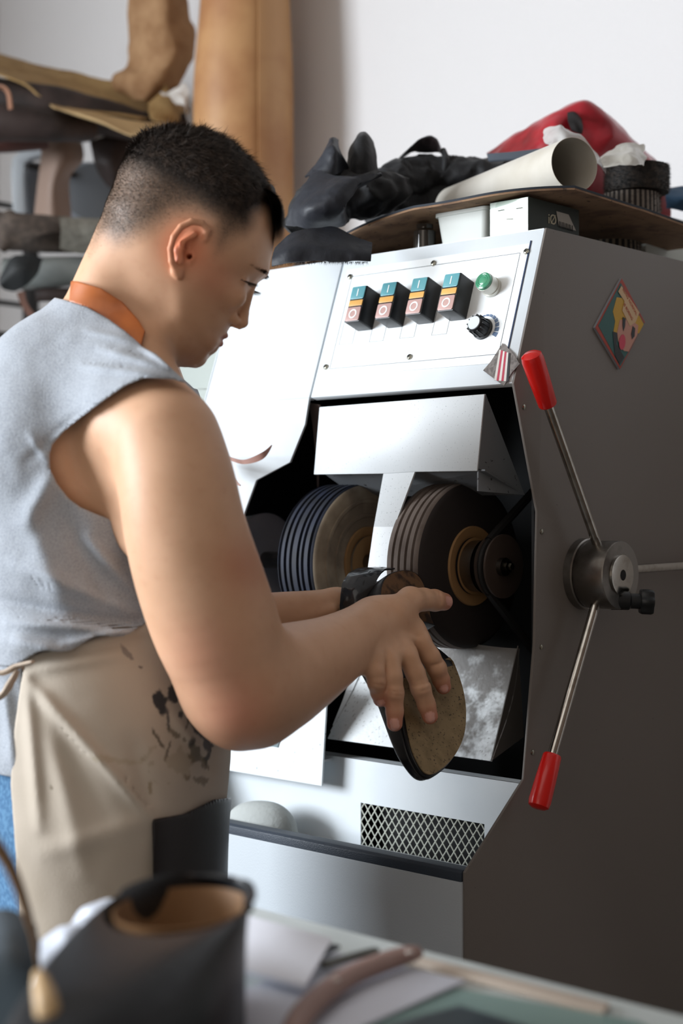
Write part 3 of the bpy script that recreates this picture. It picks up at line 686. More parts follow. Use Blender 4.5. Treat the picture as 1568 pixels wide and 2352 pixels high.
BG = BG.build('leather_bag', m_redl, None, angle=60, label='slumped red leather bag behind the paper roll against the white wall', category='bag')
mb = MB(); mb = surf([[(1303, 250, 2.35), (1316, 243, 2.35), (1330, 262, 2.34)], [(1303, 275, 2.30), (1322, 280, 2.295), (1336, 290, 2.30)], [(1312, 300, 2.29), (1324, 305, 2.29), (1336, 308, 2.29)]], 16, 16, 0.002)  # dark sheet set among the pleats for the dark hole there
mb.build('bag_crease_hole', mat('bag_crease_dark', '1c1a1b', 0.7), BG)
# zipped grey webbing at the foot of the bag
mb = surf([[(1120, 356, 2.30), (1180, 352, 2.24), (1250, 344, 2.20)], [(1124, 372, 2.28), (1180, 368, 2.22), (1250, 362, 2.18)]], 30, 6, 0.003)
mb.build('webbing_strap', mat('webbing_grey', '4d5560', 0.8, bump=(900, 0.8, 0.001)), None, label='dark grey woven strap between the black cloth and the red bag', category='strap')
# clear plastic
m_clear = mat('clear_film', 'e6e8e6', 0.18, trans=0.55, ior=1.2)
mb = surf([[(1250, 305, 2.20), (1262, 292, 2.19), (1285, 292, 2.18), (1300, 300, 2.2)], [(1250, 325, 2.18), (1270, 318, 2.17), (1300, 310, 2.16), (1340, 318, 2.17)], [(1262, 340, 2.16), (1290, 335, 2.15), (1330, 340, 2.14), (1380, 372, 2.16)], [(1280, 360, 2.14), (1320, 360, 2.13), (1360, 370, 2.13), (1390, 400, 2.16)]], 40, 30, 0.0008, 0.004, 40, 5)
mb.build('plastic_film', m_clear, None, label='crumpled clear plastic film behind the top of the paper roll', category='plastic film')
mb = surf([[(1380, 360, 2.20), (1410, 345, 2.20), (1445, 330, 2.2), (1478, 335, 2.22)], [(1380, 372, 2.15), (1415, 362, 2.15), (1450, 352, 2.15), (1480, 362, 2.18)], [(1384, 385, 2.14), (1420, 378, 2.13), (1450, 375, 2.13), (1478, 380, 2.16)]], 40, 24, 0.0008, 0.005, 45, 9)
mb.build('plastic_bag', mat('milky_film', 'dcdad2', 0.3, trans=0.2), None, label='milky plastic bag lying on the dark brush wheels', category='plastic bag')

# white appliance with lettering, and blue cloth on it
xa_ = -0.10; za = 1.762
AP = thing('white_case', (-0.22, 0.52, ZT), 'white plastic case with faint lettering at the far right of the machine top', 'case')
mb = MB(); mb.box((xa_-0.11, 0.515, (ZT+0.001+za)/2), 0.22, 0.16, za-ZT-0.001); mb.build('case_body', mat('case_white', 'b9bdb6', 0.5), AP, bevel=0.004)
MB().box((xa_+0.001, 0.515, ZT+0.022), 0.004, 0.158, 0.012).build('case_seam', mat('case_seam', '41443f', 0.6), AP)
text('case_lettering', 'トロールス', 0.022, (xa_+0.0006, 0.505, ZT+0.062), Y_, Z_, mat('letter_grey', '7d8486', 0.6), AP, 0.0003)
mb = surf([[(1528, 480, 2.36), (1560, 484, 2.36), (1620, 490, 2.36)], [(1526, 450, 2.36), (1560, 452, 2.34), (1620, 460, 2.35)], [(1534, 430, 2.42), (1570, 428, 2.42), (1620, 434, 2.42)]], 24, 18, 0.003, 0.004, 30, 2)
mb.build('blue_cloth', mat('cloth_blue', '33506b', 0.85), None, label='blue cloth folded on the white case, at the right edge', category='cloth')

# ------------------------------------------------------------------ black cloth and leather pieces
m_blk = mat('black_cloth', '0d0e12', 0.7, sheen=0.08, bump=(55, 0.6, 0.004))
m_blk2 = mat('charcoal_leather', '1d2028', 0.55, bump=(70, 0.4, 0.003))
def taper(mb): return mb
mb = soft_tube([(868, 438, 2.30, 44), (905, 425, 2.33, 66), (960, 412, 2.36, 68), (1010, 404, 2.36, 58), (1100, 404, 2.34, 50), (1180, 404, 2.32, 44), (1235, 402, 2.30, 30)], 110, 64, 0.0065, 26, 1, 0.8, 1)
soft_tube([(868, 480, 2.30, 50), (960, 490, 2.36, 72), (1100, 490, 2.35, 74), (1230, 470, 2.32, 60)], 80, 48, 0.006, 24, 3, 0.9, 1, mb)
soft_tube([(930, 372, 2.32, 8), (938, 392, 2.31, 10), (934, 410, 2.31, 6)], 20, 14, 0.001, 40, 2, 1, 0, mb)
soft_tube([(1018, 345, 2.35, 7), (1024, 372, 2.325, 9), (1016, 410, 2.325, 7)], 20, 14, 0.001, 40, 2, 1, 0, mb)
mb.build('rolled_cloth', m_blk, None, label='long black cloth roll lying behind the white paper roll', category='cloth')
mb = surf([[(878, 400, 2.370), (905, 375, 2.340), (936, 352, 2.330), (960, 350, 2.370)], [(930, 352, 2.390), (945, 336, 2.340), (965, 322, 2.320), (985, 350, 2.350)], [(955, 335, 2.410), (975, 318, 2.370), (1000, 316, 2.350), (1012, 350, 2.370)], [(960, 345, 2.450), (980, 330, 2.440), (1000, 330, 2.440), (1015, 352, 2.430)]], 40, 36, 0.003, 0.002, 40, 7)
mb.build('curled_leather', m_blk, None, label='curled black leather lobe standing above the black cloth roll', category='leather piece')
# left heap: base mound, two upright lobes, pointed fold, open tunnel fold in front
mb = soft_tube([(660, 528, 2.20, 20), (695, 490, 2.20, 56), (745, 460, 2.20, 78), (800, 450, 2.20, 80), (860, 446, 2.20, 70), (920, 440, 2.22, 50)], 110, 64, 0.009, 22, 4, 0.7, 1)
mb.build('black_cloth', m_blk, None, label='crumpled black cloth heap on the left end of the board', category='cloth')
mb = surf([[(795, 395, 2.2), (815, 398, 2.17), (845, 398, 2.17), (868, 395, 2.2)], [(800, 350, 2.21), (815, 345, 2.17), (848, 345, 2.17), (864, 352, 2.21)], [(814, 322, 2.22), (822, 310, 2.19), (843, 310, 2.19), (857, 326, 2.22)], [(824, 312, 2.25), (830, 303, 2.24), (840, 303, 2.24), (848, 312, 2.25)]], 36, 36, 0.003, 0.0015, 40, 11)
mb.build('leather_tongue', m_blk, None, label='rounded black leather tongue sticking up, tallest of the black heap', category='leather piece')
mb = surf([[(700, 405, 2.2), (735, 400, 2.15), (770, 400, 2.15), (800, 385, 2.19)], [(730, 370, 2.2), (745, 355, 2.16), (772, 350, 2.15), (794, 368, 2.19)], [(748, 340, 2.21), (755, 330, 2.18), (768, 330, 2.17), (782, 342, 2.19)], [(757, 318, 2.22), (762, 316, 2.21), (770, 317, 2.21), (776, 320, 2.22)]], 36, 36, 0.003, 0.002, 40, 13)
mb.build('pointed_leather', m_blk2, None, label='pointed grey-black leather fold at the left of the heap', category='leather piece')
mb = surf([[(655, 518, 2.12), (668, 480, 2.11), (700, 430, 2.12), (720, 395, 2.15)], [(700, 520, 2.08), (715, 480, 2.05), (760, 440, 2.05), (800, 408, 2.08)], [(745, 522, 2.08), (770, 492, 2.05), (800, 460, 2.05), (838, 400, 2.08)], [(790, 515, 2.10), (784, 490, 2.06), (800, 440, 2.06), (872, 396, 2.10)], [(800, 510, 2.14), (790, 480, 2.12), (805, 440, 2.12), (872, 400, 2.15)]], 60, 60, 0.0025, 0.003, 30, 17)
mb.build('folded_leather', m_blk2, None, label='charcoal leather fold with a dark tunnel opening, left front of the board', category='leather piece')
mb = surf([[(632, 570, 2.02), (665, 540, 2.02), (700, 530, 2.03), (760, 524, 2.06), (800, 540, 2.05), (853, 560, 2.02)], [(628, 590, 1.99), (665, 575, 1.98), (720, 565, 1.985), (770, 565, 1.99), (810, 572, 1.99), (852, 582, 1.99)], [(624, 612, 1.985), (665, 603, 1.975), (720, 600, 1.975), (770, 602, 1.975), (810, 598, 1.98), (850, 600, 1.985)]], 90, 24, 0.002, 0.002, 30, 19)
rnd = random.Random(3)
for k in range(260):
    u = 628+220*rnd.random(); p = P(u, 601+8*max(0, (660-u)/30), 1.975+0.01*(abs(u-740)/110)); e = p+Vector((rnd.uniform(-1, 1)*0.002, rnd.uniform(-1, 0)*0.001, -0.002-0.004*rnd.random()))
    mb.add([p-RT*0.0003, p+RT*0.0003, p+FW*0.0005, e], [(0, 1, 3), (1, 2, 3), (2, 0, 3)])
mb.build('leather_flap', m_blk2, None, label='charcoal leather flap with frayed edge hanging over the control panel', category='leather piece')

# ------------------------------------------------------------------ leather store at the left, by the wall
m_veg = mat('veg_tan_leather', 'b98c5f', 0.5, noise=(7, 'a3724a', 0.42, 0.62), bump=(40, 0.15, 0.002))
def cyl_px(name, m, pts, label, category, amp=0.0, sc=12, seed=0, flat=1, nl=60, **k):
    mb = soft_tube(pts, nl, 56, amp, sc, seed, flat); return mb.build(name, m, None, label=label, category=category, **k)
c1 = P(556, 250, 3.25); 
mb = MB(); prf = [(0, 0.112), (0, 0.112), (0, 0.112), (0, 0.111), (0, 0.100), (0, 0.097), (0, 0.098), (0, 0.098)]
def rollf(a, b):
    h = b*1.45; r = spl([Vector((q[1], 0, 0)) for q in prf], b).x; th = -1.2+2*math.pi*1.35*a; rr = r*(1-0.10*a)
    cx = c1.x; cy = c1.y
    return Vector((cx, cy, 1.705+h*0.85)) + RT*(rr*math.cos(th)) + FW*(rr*math.sin(th)) + RT*(0.004*(0.5-b)-(r-0.112)*0.4)
mb.grid(rollf, 120, 40, 0.003)
mb.build('leather_roll', m_veg, None, label='tall upright roll of tan leather standing against the white wall', category='leather roll')
CB = thing('storage_cabinet', (c1.x-0.05, c1.y, 0), 'pale cabinet under the tall tan leather roll, seen below the chin', 'cabinet')
MB().box((c1.x-0.05, c1.y, 0.85), 0.42, 0.30, 1.70).build('cabinet_body', mat('cabinet_pale', 'b9c2bd', 0.5), CB, bevel=0.003)
MB().box((c1.x-0.05, c1.y-0.156, 0.86), 0.40, 0.010, 1.64).build('door', mat('cabinet_pale', 'b9c2bd', 0.5), CB, bevel=0.002)
m_hide = mat('rough_hide', 'a88460', 0.85, noise=(20, '8f6a48', 0.4, 0.65), bump=(120, 0.5, 0.003))
hp_l = [(300, -60), (296, 40), (298, 120), (290, 160), (262, 175), (262, 200), (300, 222)]
hp_r = [(420, -60), (432, 40), (450, 75), (445, 130), (425, 165), (400, 200), (350, 236)]
D = 3.42
rows = []
for (l, r) in zip(hp_l, hp_r):
    rows.append([(l[0], l[1], D+0.04), ((l[0]*2+r[0])/3, (l[1]*2+r[1])/3, D-0.01), ((l[0]+2*r[0])/3, (l[1]+2*r[1])/3, D-0.02), (r[0], r[1], D+0.03)])
surf(rows, 60, 80, 0.003, 0.006, 16, 21).build('hide_piece', m_hide, None, label='rough tan hide scrap standing left of the tall leather roll', category='hide')
m_kraft = mat('kraft_board', 'a88a5c', 0.8, noise=(25, '94764a', 0.45, 0.65))
m_kraft2 = mat('kraft_board_light', 'c0a377', 0.8)
surf([[(-60, 108, 3.5), (80, 148, 3.55), (235, 185, 3.52), (420, 228, 3.48)], [(-60, 140, 3.35), (60, 178, 3.38), (230, 240, 3.42), (430, 262, 3.5)], [(-60, 150, 3.25), (45, 190, 3.25), (120, 238, 3.26), (320, 275, 3.3), (420, 270, 3.45)][:4]], 70, 30, 0.004, 0.004, 12, 23).build('kraft_sheet', m_kraft, None, label='wide torn-edged kraft board on top of the leather store', category='sheet')
surf([[(110, 236, 3.30), (210, 258, 3.28), (300, 280, 3.26), (380, 288, 3.3)], [(125, 250, 3.22), (205, 275, 3.2), (290, 300, 3.2), (345, 300, 3.22)], [(180, 262, 3.18), (240, 285, 3.16), (300, 313, 3.16), (330, 306, 3.17)]], 50, 16, 0.003, 0.002, 20, 25).build('kraft_sheet', m_kraft2, None, label='narrow lighter kraft offcut just above the man\'s head', category='sheet')
surf([[(340, 238, 3.35), (345, 272, 3.3), (385, 280, 3.3)], [(380, 200, 3.4), (400, 250, 3.35), (405, 280, 3.34)], [(372, 190, 3.46), (420, 235, 3.44), (428, 270, 3.4)]], 24, 24, 0.003, 0.003, 20, 27).build('curled_kraft', m_kraft, None, label='curled up corner of kraft card beside the hide scrap', category='sheet')
surf([[(368, 210, 3.35), (385, 220, 3.33), (400, 240, 3.34)], [(395, 205, 3.34), (410, 225, 3.32), (425, 250, 3.33)], [(425, 185, 3.34), (430, 215, 3.33), (432, 262, 3.34)]], 24, 24, 0.001, 0.012, 22, 29).build('crumpled_paper', mat('paper_white', 'cfcbc6', 0.7), None, label='crumpled white paper at the foot of the tan leather roll', category='paper')
m_drk = mat('dark_brown_leather', '2a211f', 0.6, noise=(12, '3b2f2c', 0.45, 0.6)); m_suede = mat('suede_brown', '4a413b', 0.9, noise=(60, '5b5048', 0.45, 0.6))
m_redbr = mat('red_brown_leather', '4c2c26', 0.55)
RK = thing('storage_rack', on_y(185, 480, Y_WALL-0.016), 'dark pegged rack holding rolls of leather at the left wall', 'rack')
for uu in (70, 300):
    q = on_y(uu, 480, Y_WALL-0.016); mb = MB(); mb.box((q.x, Y_WALL-0.016, 1.82), 0.03, 0.03, 0.75); po = mb.build('post', mat('rack_dark', '2d2c2d', 0.6), RK)
    for vv, dd in ((326, 3.3), (584, 3.24), (666, 3.2), (698, 3.3)):
        z = P(uu, vv, dd).z; mb = MB(); mb.box((q.x, Y_WALL-0.03-0.15, z-0.007), 0.014, 0.30, 0.012); mb.build('peg', mat('rack_dark', '2d2c2d', 0.6), po)
cyl_px('leather_roll', m_drk, [(-80, 215, 3.3, 50), (60, 240, 3.3, 52), (200, 262, 3.32, 46), (330, 290, 3.36, 34), (420, 290, 3.4, 30)], 'black-brown leather roll under the kraft board', 'leather roll', 0.004, 10, 31)
cyl_px('leather_roll', m_drk, [(-80, 285, 3.22, 42), (40, 283, 3.22, 42), (130, 292, 3.24, 34), (210, 300, 3.3, 26)], 'dark brown leather roll with a pale looped edge at the far left', 'leather roll', 0.003, 10, 33)
cyl_px('leather_roll', m_redbr, [(-80, 318, 3.34, 34), (20, 318, 3.34, 32), (110, 318, 3.36, 24)], 'reddish brown leather roll beneath the dark brown one', 'leather roll', 0.002, 10, 35)
surf([[(-20, 198, 3.15), (5, 195, 3.14), (24, 212, 3.13), (30, 250, 3.14)], [(-20, 204, 3.17), (3, 202, 3.17), (17, 216, 3.16), (22, 252, 3.17)]], 30, 6, 0.003).build('leather_loop', mat('pale_leather_edge', '9a6f58', 0.6), None, label='pale brown loop of leather at the left edge of the photo', category='leather strip')
surf([[(200, 300, 3.42), (260, 310, 3.40), (310, 320, 3.42)], [(215, 360, 3.40), (260, 375, 3.38), (300, 380, 3.42)], [(250, 430, 3.42), (275, 440, 3.42), (300, 440, 3.44)]], 30, 30, 0.004, 0.006, 12, 37).build('black_leather', m_drk, None, label='black leather hanging down behind the back of the man\'s head', category='leather piece')
# pale grey plastic frame, leather pattern, grey disc
m_gpl = mat('grey_plastic', '8d929a', 0.4)
mb = MB()
fp = [P(u, v, 3.55) for u, v in ((30, 500), (24, 400), (28, 362), (45, 348), (150, 335), (150, 352), (75, 362), (60, 372), (55, 400), (58, 500))]
mb.prism(fp, FW*0.03); mb.build('pale_plastic_tray', mat('pale_plastic', 'b3b9bf', 0.35), None, bevel=0.003, label='pale plastic frame with a rounded corner behind the beige leather', category='frame')
mb = MB(); mb.prism([P(u, v, 3.60) for u, v in ((55, 372), (270, 372), (270, 520), (55, 520))], FW*0.02); mb.build('backing_sheet', m_gpl, None, bevel=0.002, label='plain grey panel behind the hanging leather patterns', category='panel')
mb = surf([[(98, 300, 3.44), (140, 305, 3.42), (185, 320, 3.44)], [(96, 360, 3.44), (135, 365, 3.40), (190, 365, 3.44)], [(88, 430, 3.45), (120, 430, 3.40), (158, 410, 3.45)], [(80, 500, 3.46), (120, 500, 3.42), (162, 500, 3.46)]], 40, 50, 0.003, 0.0)
mb.build('leather_pattern', mat('beige_pink_leather', '9c8578', 0.55), None, label='beige leather piece hanging below the dark rolls', category='leather piece')
mb = MB(); mb.prism(disc_pts(P(212, 440, 3.593), RT, UP, 0.068, 0.068, 48), FW*0.006); mb.build('grey_disc', mat('disc_grey', '5b5e62', 0.5), None, bevel=0.001, label='flat dark grey disc beside the hanging beige leather', category='disc')
surf([[(180, 318, 3.38), (210, 308, 3.38), (240, 306, 3.38)], [(182, 330, 3.36), (215, 322, 3.36), (242, 312, 3.36)]], 16, 6, 0.003).build('metal_strip', mat('bright_strip', 'a6a4a2', 0.3), None, label='short bright strip end poking out under the dark roll', category='strip')
cyl_px('suede_roll', m_suede, [(-20, 525, 3.22, 42), (30, 532, 3.22, 44), (120, 538, 3.22, 42), (240, 542, 3.24, 38), (330, 545, 3.26, 36)], 'dark suede roll with a curled end, upper of the two lower rolls', 'leather roll', 0.003, 12, 41, nl=80)
surf([[(135, 500, 3.16), (190, 503, 3.165), (270, 507, 3.17)], [(140, 525, 3.13), (190, 528, 3.14), (270, 530, 3.15)], [(138, 570, 3.15), (190, 582, 3.165), (270, 580, 3.17)]], 40, 30, 0.003, 0.002, 30, 43).build('suede_offcut', mat('suede_grey', '6d6a62', 0.95, noise=(80, '7c7970', 0.4, 0.6)), None, label='grey fleecy suede offcut wrapped on the dark suede roll', category='leather piece')
surf([[(-15, 560, 3.14), (5, 495, 3.13), (28, 485, 3.13), (40, 505, 3.14)], [(0, 575, 3.12), (20, 530, 3.12), (40, 510, 3.12), (110, 498, 3.14)], [(10, 578, 3.13), (50, 556, 3.13), (90, 540, 3.13), (140, 530, 3.15)]], 30, 24, 0.003, 0.001).build('suede_flap', m_suede, None, label='turned-back end flap of the dark suede roll', category='leather piece')
cyl_px('leather_roll', mat('grey_leather', '8c918f', 0.5, noise=(10, '777c7b', 0.4, 0.6)), [(10, 628, 3.2, 36), (90, 628, 3.2, 36), (200, 622, 3.22, 34), (330, 622, 3.24, 32)], 'pale grey leather roll with a black open end, lowest on the rack', 'leather roll', 0.002, 12, 45)
surf([[(0, 640, 3.12), (28, 592, 3.11), (60, 588, 3.11), (98, 592, 3.12)], [(2, 655, 3.12), (30, 625, 3.10), (60, 620, 3.10), (88, 620, 3.12)], [(12, 662, 3.13), (35, 668, 3.12), (60, 655, 3.11), (80, 632, 3.12)]], 24, 24, 0.003, 0.001).build('black_leather_end', mat('black_leather_soft', '14181a', 0.6), None, label='black leather end folded out of the pale grey roll', category='leather piece')
surf([[(38, 672, 3.2), (48, 700, 3.2), (68, 730, 3.2), (100, 748, 3.2)], [(56, 668, 3.2), (62, 694, 3.2), (80, 720, 3.2), (104, 734, 3.2)]], 30, 8, 0.003).build('leather_strip', mat('brown_strip', '6b4a3d', 0.6), None, label='curved brown leather strip hanging under the pale grey roll', category='leather strip')
cyl_px('leather_roll', m_drk, [(84, 678, 3.2, 15), (140, 676, 3.2, 15), (240, 671, 3.22, 14)], 'thin dark leather roll just behind the man\'s collar', 'leather roll', 0.001, 12, 47)

# ------------------------------------------------------------------ work table in the foreground
ZTB = 0.95
ta = on_z(1568, 2320, ZTB); tb = on_z(640, 2104, ZTB); YT = (ta.y+tb.y)/2
tx0, tx1, ty0 = on_z(520, 2076, ZTB).x, 1.25, YT-1.0
TB = thing('work_table', ((tx0+tx1)/2, YT-0.5, 0), 'white-topped work table in the blurred foreground', 'table')
MB().box(((tx0+tx1)/2, (YT+ty0)/2, ZTB-0.015), tx1-tx0, YT-ty0, 0.03).build('tabletop', mat('table_white', 'c2c9c8', 0.35), TB, bevel=0.003)
for x in (tx0+0.04, tx1-0.04):
    for y in (YT-0.04, ty0+0.04):
        MB().box((x, y, (ZTB-0.03)/2), 0.05, 0.05, ZTB-0.03).build('leg', mat('table_leg', '55585a', 0.5), TB, bevel=0.002)
flatpoly('cutting_mat', [(912, 2243), (1470, 2345), (1800, 2560), (300, 2560)], ZTB+0.003, 0.0028, mat('mat_teal', '7f9a96', 0.4), None, label='pale teal glass cutting sheet on the table', category='cutting mat')
flatpoly('wooden_strip', [(935, 2188), (1400, 2302), (1385, 2322), (920, 2202)], ZTB+0.005, 0.0045, mat('strip_beige', 'b5a79a', 0.6), None, label='thin beige strip lying along the far table edge', category='strip')
flatpoly('dark_tablet', [(1055, 2308), (1230, 2360), (1260, 2480), (700, 2480), (800, 2375)], ZTB+0.012, 0.008, mat('slate_panel', '3c4a52', 0.35), None, label='dark slate-coloured flat slab on the teal cutting sheet', category='slab')
flatpoly('paper_sheet', [(770, 2185), (1070, 2250), (640, 2440), (420, 2330)], ZTB+0.0065, 0.003, mat('paper_bluewhite', 'c9ccd8', 0.6), None, label='white sheet of paper under the curved leather tool', category='paper')
def on_t(u, v, h): return on_z(u, v, ZTB+h)
mb = MB(); mb.grid(lambda a, b: on_t(440+320*a-60*b, 2078+88*a+110*b, 0.012+0.012*math.sin(a*3)*(1-b)), 30, 16, 0.004)
mb.build('paper_stack', mat('paper_bright', 'd9dbe4', 0.6), None, label='curled white papers behind the black shoe', category='paper')
def strip_tool(name, pts, w, h, m, label, category, z=0.010):
    pts = [on_t(u, v, z) for u, v in pts]; mb = MB()
    def fn(a, b):
        q = spl(pts, a); t = (spl(pts, min(a+0.02, 1))-spl(pts, max(a-0.02, 0))).normalized(); s_ = t.cross(Z_)
        th = 2*math.pi*b; e = 1-0.35*abs(2*a-1)**6
        return q + s_*(w*math.cos(th)*e) + Z_*(h*math.sin(th)*e)
    mb.grid(fn, 50, 20); return mb.build(name, m, None, label=label, category=category)
m_tool = mat('pinkish_leather', '8c7068', 0.5)
to = strip_tool('curved_handle', [(660, 2400), (705, 2318), (790, 2250), (880, 2210), (958, 2186)], 0.0095, 0.007, m_tool, 'curved pinkish-brown leather handle with two rivets', 'tool', 0.016)
for (u, v) in ((772, 2252), (940, 2188)):
    mb = MB(); mb.lathe(on_t(u, v, 0.022), Z_, [(0, 0.003), (0.0012, 0.0028), (0.002, 0.001)], 16); mb.build('rivet', mat('rivet_pale', 'c9bdb5', 0.3, 0.6), to)
strip_tool('knife_blade', [(640, 2232), (700, 2205), (770, 2172)], 0.007, 0.002, mat('blade_dark', '3d4044', 0.25, 0.8), 'dark steel knife blade beside the curled papers', 'knife', 0.014)
strip_tool('shaping_tool', [(740, 2218), (800, 2200), (866, 2182)], 0.0045, 0.003, mat('blade_grey', '55554f', 0.3, 0.6), 'slim grey metal tool between the blade and the curved handle', 'tool', 0.013)
# black shoe, heel to the right, toe towards the viewer's left
SHc = P(505, 2100, 1.06); SHc.z = ZTB
sdir = (-RT*0.30 - FW*0.95).normalized(); sside = sdir.cross(Z_).normalized()
SH = thing('black_shoe', (SHc.x, SHc.y, ZTB), 'blurred black leather shoe in the near left foreground', 'shoe')
def foot(t, r=1.0):       # outline 0..1 around, heel at start
    a = 2*math.pi*t; l = 0.145-0.145*math.cos(a); w = 0.050*math.sin(a)*(1+0.10*(l/0.29))
    return sdir*(l) + sside*(w)
def coll(t):
    a = 2*math.pi*t; l = 0.006+0.062*(1-math.cos(a)); return sdir*l + sside*(0.048*math.sin(a))
def shoe_fn(h0, inset=0.0):
    def fn(a, b):
        A = Vector((SHc.x, SHc.y, 0))+foot(a); B = Vector((SHc.x, SHc.y, 0))+coll(a)
        l = 0.5-0.5*math.cos(2*math.pi*a)
        e = b**2.2
        q = A*(1-e)+B*e; top = 0.078-0.010*l
        q.z = ZTB+0.018 + top*(1-(1-b)**1.6); return q
    return fn
mb = MB(); mb.grid(shoe_fn(0), 72, 24, 0.003); mb.build('shoe_upper', mat('black_shoe_leather', '0b0e13', 0.4, bump=(60, 0.2, 0.002)), SH)
mb = MB(); mb.prism([Vector((SHc.x, SHc.y, ZTB+0.001))+foot(k/48) for k in range(48)], (0, 0, 0.017)); mb.build('shoe_sole', mat('shoe_sole_black', '0c0d0f', 0.5), SH)
mb = MB(); mb.prism([Vector((SHc.x, SHc.y, ZTB+0.0185))+foot(k/48)*0.93+sdir*0.01 for k in range(48)], (0, 0, 0.004)); mb.build('insole', mat('insole_tan', '7d5c3c', 0.6), SH)
def lin_(a, b):
    B0 = Vector((SHc.x, SHc.y, 0)); A = B0+sdir*0.068+(foot(a)-sdir*0.145)*0.55*(0.9 if True else 1); A = B0+sdir*0.022+coll(a)*0.60
    Bc = B0+coll(a)*0.90+sdir*0.006; q = A*(1-b)+Bc*b; q.z = ZTB+0.022+b*0.066; return q
mb = MB(); mb.grid(lin_, 60, 12, 0.001); mb.build('shoe_lining', mat('insole_tan', '7d5c3c', 0.6), SH)
surf([[(80, 2200, 1.10), (200, 2110, 1.12), (330, 2080, 1.12), (440, 2130, 1.12)], [(60, 2240, 1.06), (180, 2150, 1.07), (320, 2120, 1.07), (450, 2190, 1.07)], [(40, 2330, 1.04), (170, 2270, 1.04), (310, 2250, 1.04), (450, 2280, 1.04)], [(20, 2440, 1.08), (160, 2420, 1.08), (300, 2420, 1.08), (450, 2420, 1.08)]], 60, 50, 0.0006, 0.014, 24, 51).build('crumpled_wrapping', mat('wrap_white', 'c9cfdb', 0.4), None, label='crumpled white wrapping beside the black shoe', category='wrapping')
surf([[(-60, 2120, 1.02), (20, 2110, 1.02), (70, 2150, 1.03)], [(-60, 2180, 0.99), (20, 2170, 0.99), (90, 2210, 1.0)], [(-60, 2260, 0.98), (20, 2250, 0.98), (80, 2280, 0.99)], [(-60, 2420, 1.0), (20, 2420, 1.0), (80, 2420, 1.0)]], 30, 40, 0.003, 0.008, 20, 53).build('grey_rag', mat('rag_grey', '59636c', 0.9), None, label='grey rag at the left edge in front of the jeans', category='rag')
cyl_px('brown_strap', mat('strap_brown', '6f5233', 0.6), [(-40, 1900, 0.97, 34), (20, 1985, 0.97, 30), (60, 2090, 0.97, 24), (85, 2200, 0.98, 14), (95, 2400, 1.0, 10)], 'blurred brown strap rising at the left edge of the photo', 'strap', 0, flat=0.4)
cyl_px('wooden_brush', mat('handle_tan', 'b89a72', 0.5), [(88, 2235, 0.86, 12), (98, 2270, 0.85, 24), (112, 2340, 0.84, 30), (125, 2480, 0.86, 30)], 'upright tan wooden brush stick at the bottom left', 'brush', 0)

# trimmings of pinkish leather stuck to the machine's left cover, half hidden by the arm
mb = surf([[(470, 1046, 2.20), (520, 1048, 2.12), (560, 1056, 2.10), (600, 1040, 2.09), (623, 1022, 2.10)], [(470, 1050, 2.20), (522, 1056, 2.12), (562, 1066, 2.10), (604, 1054, 2.09), (624, 1024, 2.10)]], 50, 8, 0.0015)
mb.build('leather_trimming', mat('pink_trimming', '9c7468', 0.6), None, label='upper leaf-shaped strip of pinkish leather poking out beside the upper arm', category='leather strip')
mb = surf([[(470, 1050, 2.18), (525, 1078, 2.12), (538, 1098, 2.11), (553, 1114, 2.10)], [(466, 1075, 2.18), (522, 1096, 2.12), (536, 1110, 2.11), (552, 1117, 2.10)]], 40, 8, 0.0015)
mb.build('leather_trimming', mat('pink_trimming', '9c7468', 0.6), None, label='lower short strip of pinkish leather peeking out beside the upper arm', category='leather strip')
# ------------------------------------------------------------------ implicit surfaces -> meshes
_C = np.array(CAM); _R = np.array(RT); _F = np.array(FW)
def to_q(p):
    d = p-_C; return np.stack([d@_R, d[:, 2], d@_F], 1).astype(np.float32)
def from_q(q): return _C + q[:, :1]*_R + q[:, 2:3]*_F + q[:, 1:2]*np.array([0, 0, 1.0])
def Q(u, v, d): return np.array([(u-784)/F_PX*d, (1176-v)/F_PX*d, d], np.float32)
def qv(V): V = np.array(V)-_C; return np.array([V@_R, V[2], V@_F], np.float32)
def smin(a, b, k):
    if k <= 0: return np.minimum(a, b)
    h = np.clip(0.5+0.5*(b-a)/k, 0, 1); return b*(1-h)+a*h-k*h*(1-h)
def smax(a, b, k): return -smin(-a, -b, k)
def cone(q, a, b, ra, rb, fs=1.0):
    s = np.array([1, 1, 1/fs], np.float32); a_ = a*s; b_ = b*s; p = q*s
    ab = b_-a_; t = np.clip(((p-a_)@ab)/max(float(ab@ab), 1e-9), 0, 1)
    return np.sqrt((((p-a_)-t[:, None]*ab)**2).sum(1)) - (ra+(rb-ra)*t)
def cpx(q, A, B, fs=1.0):
    """A, B = (u, v, d, radius in px)"""
    return cone(q, Q(*A[:3]), Q(*B[:3]), A[3]*A[2]/F_PX, B[3]*B[2]/F_PX, fs)
def chain(q, pts, k, d=None, fs=1.0):
    for A, B in zip(pts[:-1], pts[1:]):
        c = cpx(q, A, B, fs); d = c if d is None else smin(d, c, k)
    return d
def ell(q, c, r):
    p = (q-c)/np.array(r, np.float32); k0 = np.sqrt((p**2).sum(1)); k1 = np.sqrt(((p/np.array(r, np.float32))**2).sum(1))+1e-9
    return k0*(k0-1)/k1
